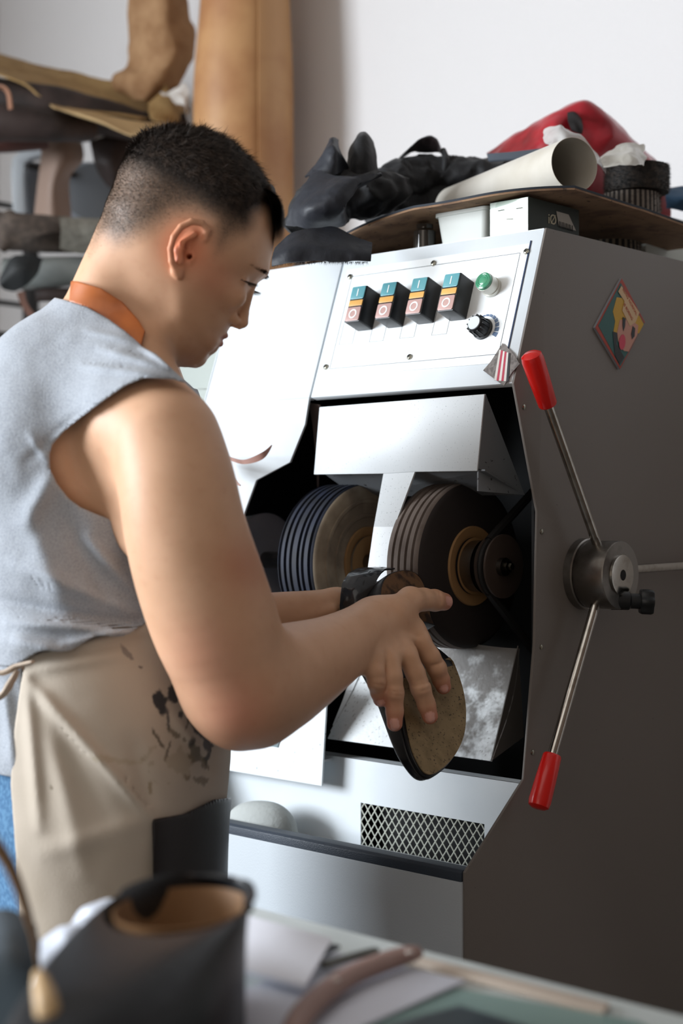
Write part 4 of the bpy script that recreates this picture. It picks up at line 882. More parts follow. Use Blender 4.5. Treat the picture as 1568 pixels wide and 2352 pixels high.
def poly_sd(u, v, poly):
    """signed distance in px, negative inside"""
    P_ = np.array(poly, np.float32); n = len(P_); d = np.full(u.shape, 1e9, np.float32); ins = np.zeros(u.shape, bool)
    for i in range(n):
        x0, y0 = P_[i]; x1, y1 = P_[(i+1) % n]; ex, ey = x1-x0, y1-y0; wx, wy = u-x0, v-y0
        t = np.clip((wx*ex+wy*ey)/max(ex*ex+ey*ey, 1e-9), 0, 1); d = np.minimum(d, (wx-ex*t)**2+(wy-ey*t)**2)
        c = ((y0 > v) != (y1 > v)); 
        if y1 != y0: ins ^= c & (u < (x1-x0)*(v-y0)/(y1-y0)+x0)
    return np.sqrt(d)*np.where(ins, -1, 1)
def uv(q): return 784+q[:, 0]/q[:, 2]*F_PX, 1176-q[:, 1]/q[:, 2]*F_PX

def polygonise(f, lo, hi, h, B=8, ch=600):
    """surface nets on sparse blocks; f takes q-coordinates (right, up, away)"""
    lo = np.array(lo, float); hi = np.array(hi, float); H = h*B
    nb = np.ceil((hi-lo)/H).astype(int)
    g = np.stack(np.meshgrid(*[np.arange(n) for n in nb], indexing='ij'), -1).reshape(-1, 3)
    cen = (lo+(g+0.5)*H).astype(np.float32); keep = []
    for s in range(0, len(cen), 200000): keep.append(np.abs(f(cen[s:s+200000])) < H*1.15)
    g = g[np.concatenate(keep)]
    l = np.stack(np.meshgrid(*[np.arange(B+1)]*3, indexing='ij'), -1)          # 9,9,9,3
    N = nb*B+2; S = np.array([N[1]*N[2], N[2], 1], np.int64)
    ids = []; vps = []; edges = []
    for s in range(0, len(g), ch):
        gb = g[s:s+ch]; idx = gb[:, None, None, None, :]*B + l[None]
        val = f((lo+idx.reshape(-1, 3)*h).astype(np.float32)).reshape(idx.shape[:-1])
        sg = val < 0
        cnt = np.zeros((len(gb), B, B, B), np.int8); acc = np.zeros((len(gb), B, B, B, 3), np.float32); ne = np.zeros((len(gb), B, B, B), np.float32)
        for ax in range(3):
            o1, o2 = [a for a in range(3) if a != ax]
            for i in (0, 1):
                for j in (0, 1):
                    sl0 = [slice(None)]*4; sl1 = [slice(None)]*4
                    sl0[ax+1] = slice(0, B); sl1[ax+1] = slice(1, B+1)
                    for o, k in ((o1, i), (o2, j)): sl0[o+1] = slice(k, B+k); sl1[o+1] = slice(k, B+k)
                    a = val[tuple(sl0)]; b = val[tuple(sl1)]; c = (a < 0) != (b < 0)
                    t = np.where(c, a/np.where(c, a-b, 1), 0)
                    pt = np.zeros(a.shape+(3,), np.float32); pt[..., ax] = t; pt[..., o1] = i; pt[..., o2] = j
                    acc += np.where(c[..., None], pt, 0); ne += c
        act = ne > 0
        if not act.any(): continue
        ci = idx[:, :B, :B, :B][act]; ids.append((ci*S).sum(1)); vps.append(lo+(ci+acc[act]/ne[act][:, None])*h)
        for ax in range(3):
            sl0 = [slice(None)]*4; sl1 = [slice(None)]*4
            for o in range(3): sl0[o+1] = slice(0, B); sl1[o+1] = slice(0, B)
            sl1[ax+1] = slice(1, B+1)
            a = sg[tuple(sl0)]; b = sg[tuple(sl1)]; c = a != b
            e = idx[:, :B, :B, :B][c]; edges.append((ax, e, a[c]))
    ids = np.concatenate(ids); V = np.concatenate(vps); o = np.argsort(ids); ids = ids[o]; V = V[o]
    quads = []
    for ax, e, a in edges:
        o1, o2 = [(1, 2), (2, 0), (0, 1)][ax]; base = (e*S).sum(1)
        c = [base-S[o1]-S[o2], base-S[o2], base, base-S[o1]]
        ix = [np.minimum(np.searchsorted(ids, k), len(ids)-1) for k in c]
        ok = np.all([ids[i] == k for i, k in zip(ix, c)], 0)
        qd = np.stack(ix, 1)[ok]; fl = a[ok]; qd[~fl] = qd[~fl][:, ::-1]; quads.append(qd)
    F_ = np.concatenate(quads)
    return V, F_
def relax(V, F_, it=1, lam=0.5):
    for _ in range(it):
        acc = np.zeros_like(V); n = np.zeros(len(V))
        for i in range(4):
            a = F_[:, i]; b = F_[:, (i+1) % 4]
            for x in range(3):
                acc[:, x] += np.bincount(a, V[b, x], len(V)) + np.bincount(b, V[a, x], len(V))
            n += np.bincount(a, minlength=len(V)) + np.bincount(b, minlength=len(V))
        V = V*(1-lam) + lam*acc/np.maximum(n, 1)[:, None]
    return V
def link_mesh(name, Vq, F_, m, parent, color=None, **tags):
    W = from_q(Vq)
    me = bpy.data.meshes.new(name); o = bpy.data.objects.new(name, me); COL.objects.link(o)
    org = ORG[parent.name]; o.parent = parent; ORG[o.name] = Vector(org)
    W = W-np.array(org)
    me.vertices.add(len(W)); me.vertices.foreach_set('co', W.astype(np.float32).ravel())
    n = F_.shape[1]
    me.loops.add(F_.size); me.loops.foreach_set('vertex_index', F_.astype(np.int32).ravel())
    me.polygons.add(len(F_)); me.polygons.foreach_set('loop_start', (np.arange(len(F_))*n).astype(np.int32))
    me.polygons.foreach_set('use_smooth', np.ones(len(F_), bool))
    me.update(calc_edges=True); me.validate()
    for mm in (m if isinstance(m, (list, tuple)) else [m]): me.materials.append(mm)
    if color is not None:
        at = me.color_attributes.new('tone', 'FLOAT_COLOR', 'POINT')
        at.data.foreach_set('color', np.concatenate([color, np.ones((len(color), 1))], 1).astype(np.float32).ravel())
    for k, v in tags.items(): o[k] = v
    return o
def cut_mesh(V, F_, keepv):
    kf = keepv[F_].all(1); F2 = F_[kf]; used = np.unique(F2); mp = -np.ones(len(V), int); mp[used] = np.arange(len(used))
    return V[used], mp[F2]
def L3(c): return np.array(lin(c))
def blend(col, t, c): t = np.clip(t, 0, 1)[:, None]; return col*(1-t)+L3(c)*t
def blob(u, v, cu, cv, r): return np.exp(-((u-cu)**2+(v-cv)**2)/(r*r))
def sstep(x): x = np.clip(x, 0, 1); return x*x*(3-2*x)
def fbm(q, sc, seed=0, oc=3):
    """cheap smooth value noise, about -1..1"""
    out = 0; amp = 1; tot = 0
    for o in range(oc):
        p = q*sc*(2**o)+seed*17.3+o*5.1; i = np.floor(p).astype(np.int64); f_ = p-i; f_ = f_*f_*(3-2*f_); r = 0
        for dx in (0, 1):
            for dy in (0, 1):
                for dz in (0, 1):
                    h = (i[:, 0]+dx)*374761393 + (i[:, 1]+dy)*668265263 + (i[:, 2]+dz)*2147483647
                    h = (h ^ (h >> 13))*1274126177; h = ((h ^ (h >> 16)) & 0xffff)/32767.5-1
                    r = r + h*(f_[:, 0] if dx else 1-f_[:, 0])*(f_[:, 1] if dy else 1-f_[:, 1])*(f_[:, 2] if dz else 1-f_[:, 2])
        out = out + r*amp; tot += amp; amp *= 0.5
    return out/tot

# ------------------------------------------------------------------ the shoe being ground: frame of its ground plane
heel_c = P(922, 1322, 1.885); toe_c = P(1000, 1785, 1.755)
Ls_ = (toe_c-heel_c).normalized()
Ws_ = (RT*0.72+FW*0.69); Ws_ = (Ws_-Ls_*Ws_.dot(Ls_)).normalized()
Ns_ = Ws_.cross(Ls_).normalized(); Ns_ = Ns_ if Ns_.dot(FW) < 0 else -Ns_
def sole(u, v, off=0.0):
    r = ray(u, v); t = (heel_c+Ns_*off-CAM).dot(Ns_)/r.dot(Ns_); return CAM+r*t
def sq(u, v, off): return qv(sole(u, v, off))

# ------------------------------------------------------------------ head field from its side profile
DH = 1.67
head_poly = [(395, 304), (474, 306), (528, 332), (582, 384), (610, 432), (628, 486), (631, 530), (628, 560), (624, 585), (619, 606), (610, 630), (590, 650), (577, 665), (564, 688), (549, 714), (536, 735), (528, 750), (520, 764), (510, 778), (503, 792), (490, 803), (476, 808), (467, 828), (450, 842), (423, 843), (392, 833), (366, 808), (335, 770), (300, 720), (258, 655), (238, 600), (232, 550), (243, 475), (262, 432), (275, 390), (300, 350), (345, 318)]
_hx0, _hy0, _hn, _hm = 150, 230, 560, 700
_uu, _vv = np.meshgrid(np.arange(_hn)+_hx0, np.arange(_hm)+_hy0)
_sd = -poly_sd(_uu.ravel().astype(np.float32), _vv.ravel().astype(np.float32), head_poly).reshape(_uu.shape)
_wm = 152 - 26*sstep((_vv-600)/180.0) ; _rr = 138.0
_W2 = np.where(_sd > 0, _wm**2*(1-(1-np.clip(_sd, 0, _rr)/_rr)**2), _wm**2*2*_sd/_rr)
def blur2(a, n):
    k = np.hanning(2*n+3)[1:-1]; k /= k.sum()
    b = np.apply_along_axis(lambda r: np.convolve(np.pad(r, n, 'edge'), k, 'valid'), 0, a)
    return np.apply_along_axis(lambda r: np.convolve(np.pad(r, n, 'edge'), k, 'valid'), 1, b)
_wt = np.clip(_sd/40, 0, 1); _W2 = _W2*(1-_wt)+blur2(_W2, 22)*_wt
_W2 = blur2(_W2, 3)
def huv(q): return 784+q[:, 0]/DH*F_PX, 1176-q[:, 1]/DH*F_PX, (DH-q[:, 2])/DH*F_PX     # all in px at the head's own distance
def look2(tab, u, v):
    x = np.clip(u-_hx0, 0, _hn-1.01); y = np.clip(v-_hy0, 0, _hm-1.01); i = x.astype(int); j = y.astype(int); a = x-i; b = y-j
    return tab[j, i]*(1-a)*(1-b)+tab[j, i+1]*a*(1-b)+tab[j+1, i]*(1-a)*b+tab[j+1, i+1]*a*b
_gx = np.gradient(_W2, axis=1); _gy = np.gradient(_W2, axis=0); _G2 = _gx**2+_gy**2
PXM = DH/F_PX
def hs(u, v, w, a, b, ra, rb, fs=1.0):      # cone in head px space
    a = np.array(a, np.float32); b = np.array(b, np.float32); p = np.stack([u, v, w/fs], 1); a[2] /= fs; b[2] /= fs
    ab = b-a; t = np.clip(((p-a)@ab)/max(float(ab@ab), 1e-6), 0, 1); return np.sqrt((((p-a)-t[:, None]*ab)**2).sum(1))-(ra+(rb-ra)*t)
def head_px(u, v, w):
    out = np.maximum(np.maximum(_hx0-u, u-(_hx0+_hn)), np.maximum(_hy0-v, v-(_hy0+_hm)))
    W2 = look2(_W2, u, v); G2 = look2(_G2, u, v)
    d = (w*w-W2)/np.sqrt(4*w*w+G2+400.0)
    d = np.where(out > 0, np.maximum(d, out+20), d)
    aw = np.abs(w)
    # cheekbone, brow ridge, eye socket, eyelids
    d = smin(d, hs(u, v, aw, (545, 690, 62), (470, 650, 108), 24, 18), 26)
    d = smin(d, hs(u, v, aw, (600, 618, 20), (578, 612, 74), 14, 12), 16)
    d = smax(d, -hs(u, v, aw, (594, 664, 52), (590, 660, 84), 15, 14), 14)
    d = smin(d, hs(u, v, aw, (551, 650, 58), (551, 650, 62), 21, 21), 5)
    d = smin(d, hs(u, v, aw, (566, 644, 40), (556, 640, 80), 8, 8), 4)
    # nose
    d = smin(d, hs(u, v, w, (580, 655, 0), (560, 722, 0), 7, 10, 1.1), 12)
    d = smin(d, hs(u, v, w, (560, 722, 0), (556, 739, 0), 11, 15, 1.1), 6)
    d = smin(d, hs(u, v, aw, (536, 732, 20), (543, 740, 17), 13, 10), 7)
    d = smax(d, -hs(u, v, aw, (546, 752, 11), (540, 742, 13), 5.5, 4), 3)
    d = smin(d, hs(u, v, w, (534, 745, 0), (550, 752, 0), 6, 5), 5)
    # lips and chin
    d = smin(d, hs(u, v, aw, (517, 771, 0), (500, 773, 34), 7.5, 3.5), 6)
    d = smin(d, hs(u, v, aw, (505, 789, 0), (493, 782, 30), 8.5, 4), 6)
    d = smax(d, -hs(u, v, aw, (521, 781, 0), (492, 778, 40), 2.2, 1.6), 3)
    d = smax(d, -hs(u, v, aw, (500, 805, 0), (488, 806, 20), 6, 5), 9)
    d = smin(d, hs(u, v, aw, (452, 820, 0), (448, 818, 18), 23, 22), 12)
    d = smin(d, hs(u, v, aw, (470, 790, 30), (385, 770, 88), 20, 28), 30)     # jaw line
    # ear
    W0 = 144.0; u = u-17.0; v = v-28.0
    ear = hs(u, v, aw, (430, 560, W0+6), (422, 600, W0), 18, 9, 0.9)
    helix = [(452, 556, W0-2), (468, 548, W0+8), (474, 531, W0+14), (462, 516, W0+20), (440, 514, W0+26), (418, 526, W0+30), (402, 548, W0+32), (394, 574, W0+30), (396, 600, W0+22), (403, 618, W0+12), (410, 628, W0+7)]
    rads = [5, 6.5, 7, 7.5, 8, 8, 7.5, 7, 7.5, 8.5, 9.5]
    hd = None
    for i in range(len(helix)-1):
        c = hs(u, v, aw, helix[i], helix[i+1], rads[i], rads[i+1]); hd = c if hd is None else smin(hd, c, 2)
    hd = smin(hd, hs(u, v, aw, (404, 622, W0+8), (418, 610, W0-2), 11, 9), 6)
    anti = smin(hs(u, v, aw, (446, 540, W0+16), (420, 560, W0+24), 6, 6), hs(u, v, aw, (420, 560, W0+24), (414, 600, W0+16), 6, 6), 3)
    plate = smin(hs(u, v, aw, (440, 540, W0+2), (412, 575, W0+14), 14, 12, 0.7), hs(u, v, aw, (412, 575, W0+14), (414, 612, W0+4), 12, 10, 0.7), 4)
    ear = smin(smin(plate, hd, 3), anti, 5)
    ear = smin(ear, hs(u, v, aw, (438, 588, W0+3), (432, 598, W0+2), 8, 8), 5)  # tragus
    ear = smax(ear, -hs(u, v, aw, (430, 582, W0+30), (431, 585, W0-6), 10, 8), 5)
    ear = smax(ear, -hs(u, v, aw, (440, 556, W0+30), (428, 566, W0+14), 6, 7), 4)
    d = smin(d, ear, 5)
    d = smax(d, -hs(u, v, aw, (432, 586, W0+20), (434, 587, W0-22), 7, 5), 3)
    return d
def himg(u, v, w):
    k = DH/(DH-np.abs(w)*PXM); return 784+(u-784)*k, 1176+(v-1176)*k
def head(q):
    u, v, w = huv(q); return head_px(u, v, w)*PXM

# ------------------------------------------------------------------ torso, arms, hands
DT = 1.71
def torso(q):
    pts = [(262, 850, DT, 118), (215, 985, DT, 190), (188, 1120, DT, 222), (182, 1290, DT, 212), (178, 1430, DT, 190), (190, 1560, DT, 208), (212, 1700, DT, 228), (215, 1860, DT, 225), (215, 2060, DT, 205)]
    d = chain(q, pts, 0.03, None, 1.30)
    d = smin(d, cpx(q, (120, 880, 1.66, 132), (95, 1010, 1.62, 135), 1.1), 0.05)      # shoulder blade, near side
    d = smin(d, cpx(q, (150, 880, 1.80, 132), (95, 1010, 1.80, 135), 1.1), 0.05)
    return d
def girdle(q):
    d = cpx(q, (285, 790, 1.66, 92), (352, 950, 1.545, 92))
    d = smin(d, cpx(q, (200, 830, 1.67, 110), (300, 960, 1.56, 110)), 0.03)
    d = smin(d, cpx(q, (315, 800, 1.74, 76), (375, 985, 1.86, 84)), 0.03)
    return d
def neck(q):
    d = cpx(q, (325, 640, 1.67, 112), (262, 800, 1.68, 122))
    d = smin(d, cpx(q, (285, 560, 1.67, 62), (215, 740, 1.67, 72), 1.4), 0.03)
    # the long muscle from behind the ear down to the collar bone
    d = smin(d, cpx(q, (372, 650, 1.635, 30), (335, 800, 1.655, 30)), 0.03)
    return d
near_arm = [(382, 1010, 1.525, 124), (405, 1105, 1.515, 132), (425, 1215, 1.515, 138), (458, 1330, 1.525, 144), (500, 1450, 1.54, 143), (545, 1560, 1.56, 128)]
near_fore = [(552, 1585, 1.565, 118), (612, 1568, 1.60, 126), (680, 1538, 1.65, 108), (750, 1503, 1.70, 86), (815, 1465, 1.755, 70), (862, 1432, 1.79, 62)]
def arm_near(q):
    d = chain(q, dens(near_arm), 0.003)
    d2 = chain(q, dens(near_fore), 0.003)
    d = smin(d, d2, 0.03)
    d = smin(d, cpx(q, (548, 1655, 1.575, 50), (590, 1655, 1.59, 48)), 0.03)             # elbow tip
    d = smin(d, cpx(q, (290, 1040, 1.58, 96), (255, 1120, 1.60, 70)), 0.045)           # rear shoulder into the back
    d = smin(d, cpx(q, (300, 1130, 1.575, 60), (325, 1230, 1.57, 50)), 0.04)
    return d
far_fore = [(470, 1440, 1.85, 66), (560, 1432, 1.865, 62), (640, 1418, 1.88, 56), (720, 1404, 1.89, 46), (775, 1396, 1.90, 43)]
def arm_far(q):
    d = chain(q, dens([(392, 1030, 1.88, 84), (420, 1200, 1.87, 84), (445, 1330, 1.86, 78), (465, 1430, 1.85, 70)]), 0.004)
    d = smin(d, chain(q, dens(far_fore), 0.004), 0.03)
    d = smin(d, cpx(q, (690, 1425, 1.865, 12), (765, 1402, 1.87, 9)), 0.01)
    return d
def dens(pts, m=4):
    out = []; n = len(pts)-1
    A = [np.array(p, float) for p in pts]
    for i in range(n):
        for j in range(m): out.append(tuple(cr(A[max(i-1, 0)], A[i], A[i+1], A[min(i+2, n)], j/m)))
    return out+[tuple(A[-1])]
def local(fn, q, lo, hi, pad=0.07):
    """evaluates fn only near its box; elsewhere the distance to the box stands in"""
    lo = np.array(lo, np.float32); hi = np.array(hi, np.float32)
    e = np.maximum(np.maximum(lo-q, q-hi), 0); dd = np.sqrt((e**2).sum(1)); m = dd < pad
    out = dd+0.0; 
    if m.any(): out[m] = fn(q[m])
    return out
def boxof(pts, extra=0.0):
    c = np.array([Q(*p[:3]) for p in pts]); r = max(p[3]*p[2]/F_PX for p in pts)*1.35+extra
    return c.min(0)-r, c.max(0)+r
def fing(q, pts, k=0.0035):
    """pts: (u, v, height over the sole, radius m)"""
    c = [sq(p[0], p[1], p[2]) for p in pts]; d = None
    for i in range(len(pts)-1):
        x = cone(q, c[i], c[i+1], pts[i][3], pts[i+1][3]); d = x if d is None else smin(d, x, k)
    return d
FINGERS = {
 'index': [(968, 1478, 0.032, 0.0125), (988, 1508, 0.030, 0.0116), (1003, 1535, 0.024, 0.0116), (1012, 1560, 0.016, 0.0104), (1018, 1577, 0.0110, 0.0094)],
 'middle': [(938, 1512, 0.036, 0.0125), (953, 1545, 0.033, 0.0114), (966, 1581, 0.027, 0.0118), (979, 1618, 0.018, 0.0106), (987, 1645, 0.0120, 0.0096)],
 'ring': [(897, 1520, 0.036, 0.0122), (902, 1555, 0.035, 0.0110), (905, 1592, 0.028, 0.0112), (906, 1634, 0.018, 0.0100), (906, 1662, 0.0115, 0.0091)],
 'pinky': [(862, 1515, 0.034, 0.0115), (862, 1545, 0.034, 0.0102), (864, 1568, 0.028, 0.0102), (869, 1590, 0.018, 0.0092), (873, 1607, 0.0115, 0.0084)]}
THUMB = [(905, 1412, 0.030, 0.020), (942, 1380, 0.032, 0.0170), (972, 1377, 0.030, 0.0138), (998, 1379, 0.028, 0.0132), (1019, 1382, 0.026, 0.0112)]
wr = Q(862, 1432, 1.79)
def hand_near(q):
    d = None
    mc = [(sq(962, 1470, 0.029), 0.0135), (sq(932, 1500, 0.032), 0.0140), (sq(898, 1508, 0.032), 0.0135), (sq(864, 1502, 0.030), 0.0125)]
    for i, (c, r) in enumerate(mc):
        w0 = wr+np.array([0.006-0.004*i, -0.004*i+0.004, 0.012], np.float32)
        x = cone(q, w0, c, 0.0205, r); d = x if d is None else smin(d, x, 0.016)
    d = smin(d, cone(q, wr, sq(905, 1412, 0.030), 0.023, 0.019), 0.012)
    d = smin(d, cone(q, sq(905, 1412, 0.030), sq(950, 1440, 0.030), 0.018, 0.012), 0.014)
    for f_ in FINGERS.values(): d = smin(d, fing(q, f_), 0.0045)
    d = smin(d, fing(q, THUMB, 0.004), 0.009)
    for n, f_ in FINGERS.items():
        a = sq(f_[2][0], f_[2][1], f_[2][2]+0.0035); d = smin(d, np.sqrt(((q-a)**2).sum(1))-f_[2][3]*0.80, 0.003)   # knuckle
        # nail plate: a slight raised shell near the tip
        a = sq(f_[4][0]-1, f_[4][1]-4, f_[4][2]+f_[4][3]*0.62); b = sq(f_[4][0]+1, f_[4][1]+6, f_[4][2]+f_[4][3]*0.42)
        d = smin(d, cone(q, a, b, f_[4][3]*0.52, f_[4][3]*0.50), 0.0008)
    a = sq(1012, 1378, 0.033); b = sq(1028, 1382, 0.031); d = smin(d, cone(q, a, b, 0.0068, 0.0062), 0.001)
    # creases across the knuckles
    for (u0, v0, u1, v1) in ((952, 1578, 984, 1566), (968, 1588, 985, 1580), (890, 1588, 922, 1588), (892, 1596, 920, 1597), (850, 1570, 880, 1574), (990, 1530, 1014, 1522), (972, 1624, 1000, 1616), (1008, 1359, 1012, 1384)):
        s0 = cone(q, sq(u0, v0, 0.036), sq(u1, v1, 0.036), 0.0002, 0.0002, 8.0)
        d = d + 0.0011*np.exp(-(np.maximum(s0, 0)/0.0013)**2)
    # tendons
    for (c, r), k in zip(mc, (1, 1, 1, 0.7)):
        s0 = cone(q, wr+np.array([0.01, 0.0, 0.0], np.float32), c, 0.0, 0.0, 8.0); d = d-0.0015*k*np.exp(-(s0/0.0030)**2)
    return d
def hand_far(q):
    w0 = Q(775, 1396, 1.90); d = cone(q, w0, Q(840, 1404, 1.915), 0.0245, 0.024, 0.9)
    for i, (u, v, dd) in enumerate(((890, 1395, 1.918), (897, 1420, 1.908), (895, 1445, 1.90), (885, 1468, 1.90))):
        d = smin(d, cone(q, Q(840, 1415, 1.915), Q((850+u)/2, (1415+v)/2, 1.912), 0.013, 0.0095), 0.006)
        d = smin(d, cone(q, Q((850+u)/2, (1415+v)/2, 1.912), Q(u, v, dd), 0.0092, 0.0080), 0.003)
    d = smin(d, cone(q, Q(825, 1400, 1.91), Q(862, 1378, 1.915), 0.011, 0.009), 0.006)
    return d
def legs(q):
    d = None
    for dd, du in ((DT-0.10, 0), (DT+0.10, 25)):
        c = chain(q, [(215+du, 1900, dd, 170), (225+du, 2400, dd, 145), (215+du, 2900, dd, 105), (205+du, 3450, dd, 85), (200+du, 3800, dd, 70)], 0.02)
        d = c if d is None else smin(d, c, 0.02)
    return d
_hb = (Q(150, 870, DH)-np.array([0, 0, 0.11], np.float32), Q(700, 230, DH)+np.array([0, 0, 0.11], np.float32))
_nb = boxof(near_arm+near_fore+[(255, 1120, 1.60, 70)]); _fb = boxof([(392, 1030, 1.88, 84)]+far_fore)
_nh = (Q(780, 1720, 1.72)-0.02, Q(1050, 1320, 1.95)+0.02); _fh = (Q(770, 1500, 1.88)-0.03, Q(940, 1340, 1.97)+0.03)
_tb = (Q(-320, 2300, 1.40), Q(560, 700, 2.05))
def hand_all(q):
    return hand_near(q)
def skin(q):
    d = smin(local(head, q, *_hb), local(neck, q, Q(130, 960, 1.52), Q(480, 480, 1.84)), 0.016)
    d = smin(d, local(girdle, q, Q(60, 1120, 1.44), Q(520, 680, 1.98)), 0.022)
    t = smax(torso(q), (-0.17-q[:, 1]), 0.01)
    d = smin(d, t, 0.03)
    d = smin(d, local(arm_near, q, *_nb), 0.020)
    d = smin(d, local(arm_far, q, *_fb), 0.02)
    d = smin(d, local(hand_all, q, np.minimum(*_nh), np.maximum(*_nh)), 0.012)
    d = smin(d, local(hand_far, q, np.minimum(*_fh), np.maximum(*_fh)), 0.008)
    return d
def creased(q, lines):
    u, v = uv(q); d = np.zeros(len(q), np.float32)
    for (u0, v0, u1, v1, amp, w) in lines:
        ex, ey = u1-u0, v1-v0; t = np.clip(((u-u0)*ex+(v-v0)*ey)/(ex*ex+ey*ey), 0, 1)
        dd = (u-u0-ex*t)**2+(v-v0-ey*t)**2; d += amp*np.exp(-dd/(w*w))*(1-0.6*np.abs(2*t-1)**3)
    return d

MAN = thing('person', P(215, 2300, DT).xy.to_3d(), 'man in grey sleeveless shirt and stained apron, holding a shoe to the wheel', 'person')
M_skin = mat('skin', 'c99877', 0.50, spec=0.4, attr='tone', bump=(650, 0.10, 0.0006), sss=(0.12, (1.0, 0.35, 0.18), 0.006))
base_lo = Q(-330, 2160, 1.42); 
lo = (-0.62, -0.56, 1.36); hi = (0.20, 0.47, 2.06)
HB = 0.0015
V, F_ = polygonise(lambda q: skin(q), lo, hi, HB)
V = relax(V, F_, 1, 0.35)
q32 = V.astype(np.float32); U_, W_ = uv(q32); hu, hv, hw = huv(q32)
col = np.tile(L3('d1a687'), (len(V), 1))
col = blend(col, 0.35*sstep(0.5+fbm(q32, 30, 1)), 'be9272')
col = blend(col, 0.20*sstep(fbm(q32, 120, 2)), 'b07c5e')
col = blend(col, 0.55*blob(U_, W_, 560, 1300, 70), 'b0694c'); col = blend(col, 0.55*blob(U_, W_, 545, 1640, 85), 'cc7f68'); col = blend(col, 0.35*blob(U_, W_, 470, 1500, 90), 'cf8770')
col = blend(col, 0.4*blob(U_, W_, 495, 640, 50), 'bf6f55')
top = skin  # noqa
# fingers redder towards the tips, nails pale pink
def near3(p, r): return np.exp(-((q32-p)**2).sum(1)/(r*r))
for f_ in FINGERS.values():
    col = blend(col, 0.85*near3(sq(f_[4][0], f_[4][1], f_[4][2]), 0.016), 'bd6350'); col = blend(col, 0.6*near3(sq(f_[2][0], f_[2][1], f_[2][2]), 0.009), 'b4705a')
    a = sq(f_[4][0]-1, f_[4][1]-4, f_[4][2]+f_[4][3]*0.62); b = sq(f_[4][0]+1, f_[4][1]+6, f_[4][2]+f_[4][3]*0.42)
    nd = cone(q32, a, b, f_[4][3]*0.52, f_[4][3]*0.50); col = blend(col, (nd < 0.0008)*0.9, 'dba698')
col = blend(col, 0.85*near3(sq(1022, 1383, 0.026), 0.018), 'b96a58')
nd = cone(q32, sq(1012, 1378, 0.033), sq(1028, 1382, 0.031), 0.0068, 0.0062); col = blend(col, (nd < 0.0008)*0.9, 'dba698')
# head: ear, lips, stubble, shaved hair
onh = (W_ < 860) & (U_ > 150)
hiu, hiv = himg(hu, hv, hw)
col = blend(col, onh*0.75*blob(hiu, hiv, 430, 570, 60)*(np.abs(hw) > 95), 'd4724a')
col = blend(col, onh*0.7*(hs(hu, hv, np.abs(hw), (517, 773, 0), (498, 776, 32), 9, 5) < 1), 'a25a4e'); col = blend(col, onh*0.7*(hs(hu, hv, np.abs(hw), (505, 789, 0), (494, 783, 28), 9, 5) < 1), 'b0665a')
col = blend(col, onh*0.30*blob(hu, hv, 450, 810, 60), '6e5444')
fade_poly = [(205, 590), (235, 560), (262, 575), (300, 568), (345, 545), (380, 520), (400, 505), (440, 500), (478, 520), (482, 560), (492, 590), (512, 585), (540, 562), (566, 548), (583, 520), (590, 498), (604, 490), (628, 486), (680, 400), (600, 250), (300, 250), (180, 400)]
long_poly = [(262, 400), (300, 382), (345, 398), (390, 425), (440, 450), (490, 480), (530, 505), (562, 530), (578, 520), (590, 494), (604, 486), (640, 486), (700, 400), (640, 250), (300, 230), (220, 320)]
fd = -poly_sd(hiu.astype(np.float32), hiv.astype(np.float32), fade_poly); ld = -poly_sd(hiu.astype(np.float32), hiv.astype(np.float32), long_poly)
gr = 0.5+0.5*fbm(q32, 900, 5, 2)
col = blend(col, onh*sstep((fd+16)/70)*0.88*(0.78+0.4*gr), '50443b'); col = blend(col, onh*sstep((ld+25)/60)*0.95, '1c1613')
col = blend(col, onh*(hs(hu, hv, np.abs(hw), (602, 626, 24), (570, 616, 84), 8, 5) < 0)*0.75, '33231b')           # dark brow under the hairs
col = blend(col, onh*(hs(hu, hv, np.abs(hw), (571, 655, 42), (560, 655, 80), 3, 2.6) < 0)*0.9, '1a1210')           # slit of the lowered eye
keep = np.ones(len(V), bool)
keep &= ~((W_ > 1500) & (U_ < 420) & (V[:, 2] > 1.5) & (torso(q32) < 0.004) & (W_ > 2120))
body = link_mesh('body', V, F_, M_skin, MAN, col)
body['label'] = 'bare head, neck, arms and hands'

# hair: a short cap plus thousands of fine strands
def hair_th(u, v, w):
    u, v = himg(u, v, w); ld = -poly_sd(u.astype(np.float32), v.astype(np.float32), long_poly); return 9.0*sstep((ld+4)/95)
def hairf(q):
    u, v, w = huv(q); u = u.astype(np.float32); v = v.astype(np.float32); th = hair_th(u, v, w)
    d = head_px(u, v, w)-th+2.0
    fr_ = hs(u, v, w, (620, 440, 0), (640, 525, 0), 13, 2.5, 4.5); d = smin(d, fr_, 8)
    return np.where(v > 640, 30, d)*PXM
hl, hh = Q(215, 640, DH)-np.array([0, 0, 0.09], np.float32), Q(680, 250, DH)+np.array([0, 0, 0.09], np.float32)
Vh, Fh = polygonise(hairf, hl, hh, 0.0024)
a, b, c = huv(Vh.astype(np.float32)); thv = hair_th(a, b, c); kp = (thv > 3.2) | ((a > 615) & (b > 430) & (b < 600))
Vh2, Fh2 = cut_mesh(Vh, Fh, kp)
rs = np.random.RandomState(5)
def face_samples(V, F_, n):
    a, b, c = V[F_[:, 0]], V[F_[:, 1]], V[F_[:, 2]]; nr = np.cross(b-a, c-a); ar = np.linalg.norm(nr, axis=1); nr /= ar[:, None]+1e-12
    i = rs.choice(len(F_), n, p=ar/ar.sum()); s, t = rs.rand(n, 1), rs.rand(n, 1); p = a[i]+(b[i]-a[i])*s+(V[F_[i, 3]]-a[i])*t
    return p, nr[i]
sel = onh[F_].all(1) & ((fd > -4)[F_].all(1)) & (hv[F_[:, 0]] < 640)
ps, ns = face_samples(V, F_[sel], 70000)
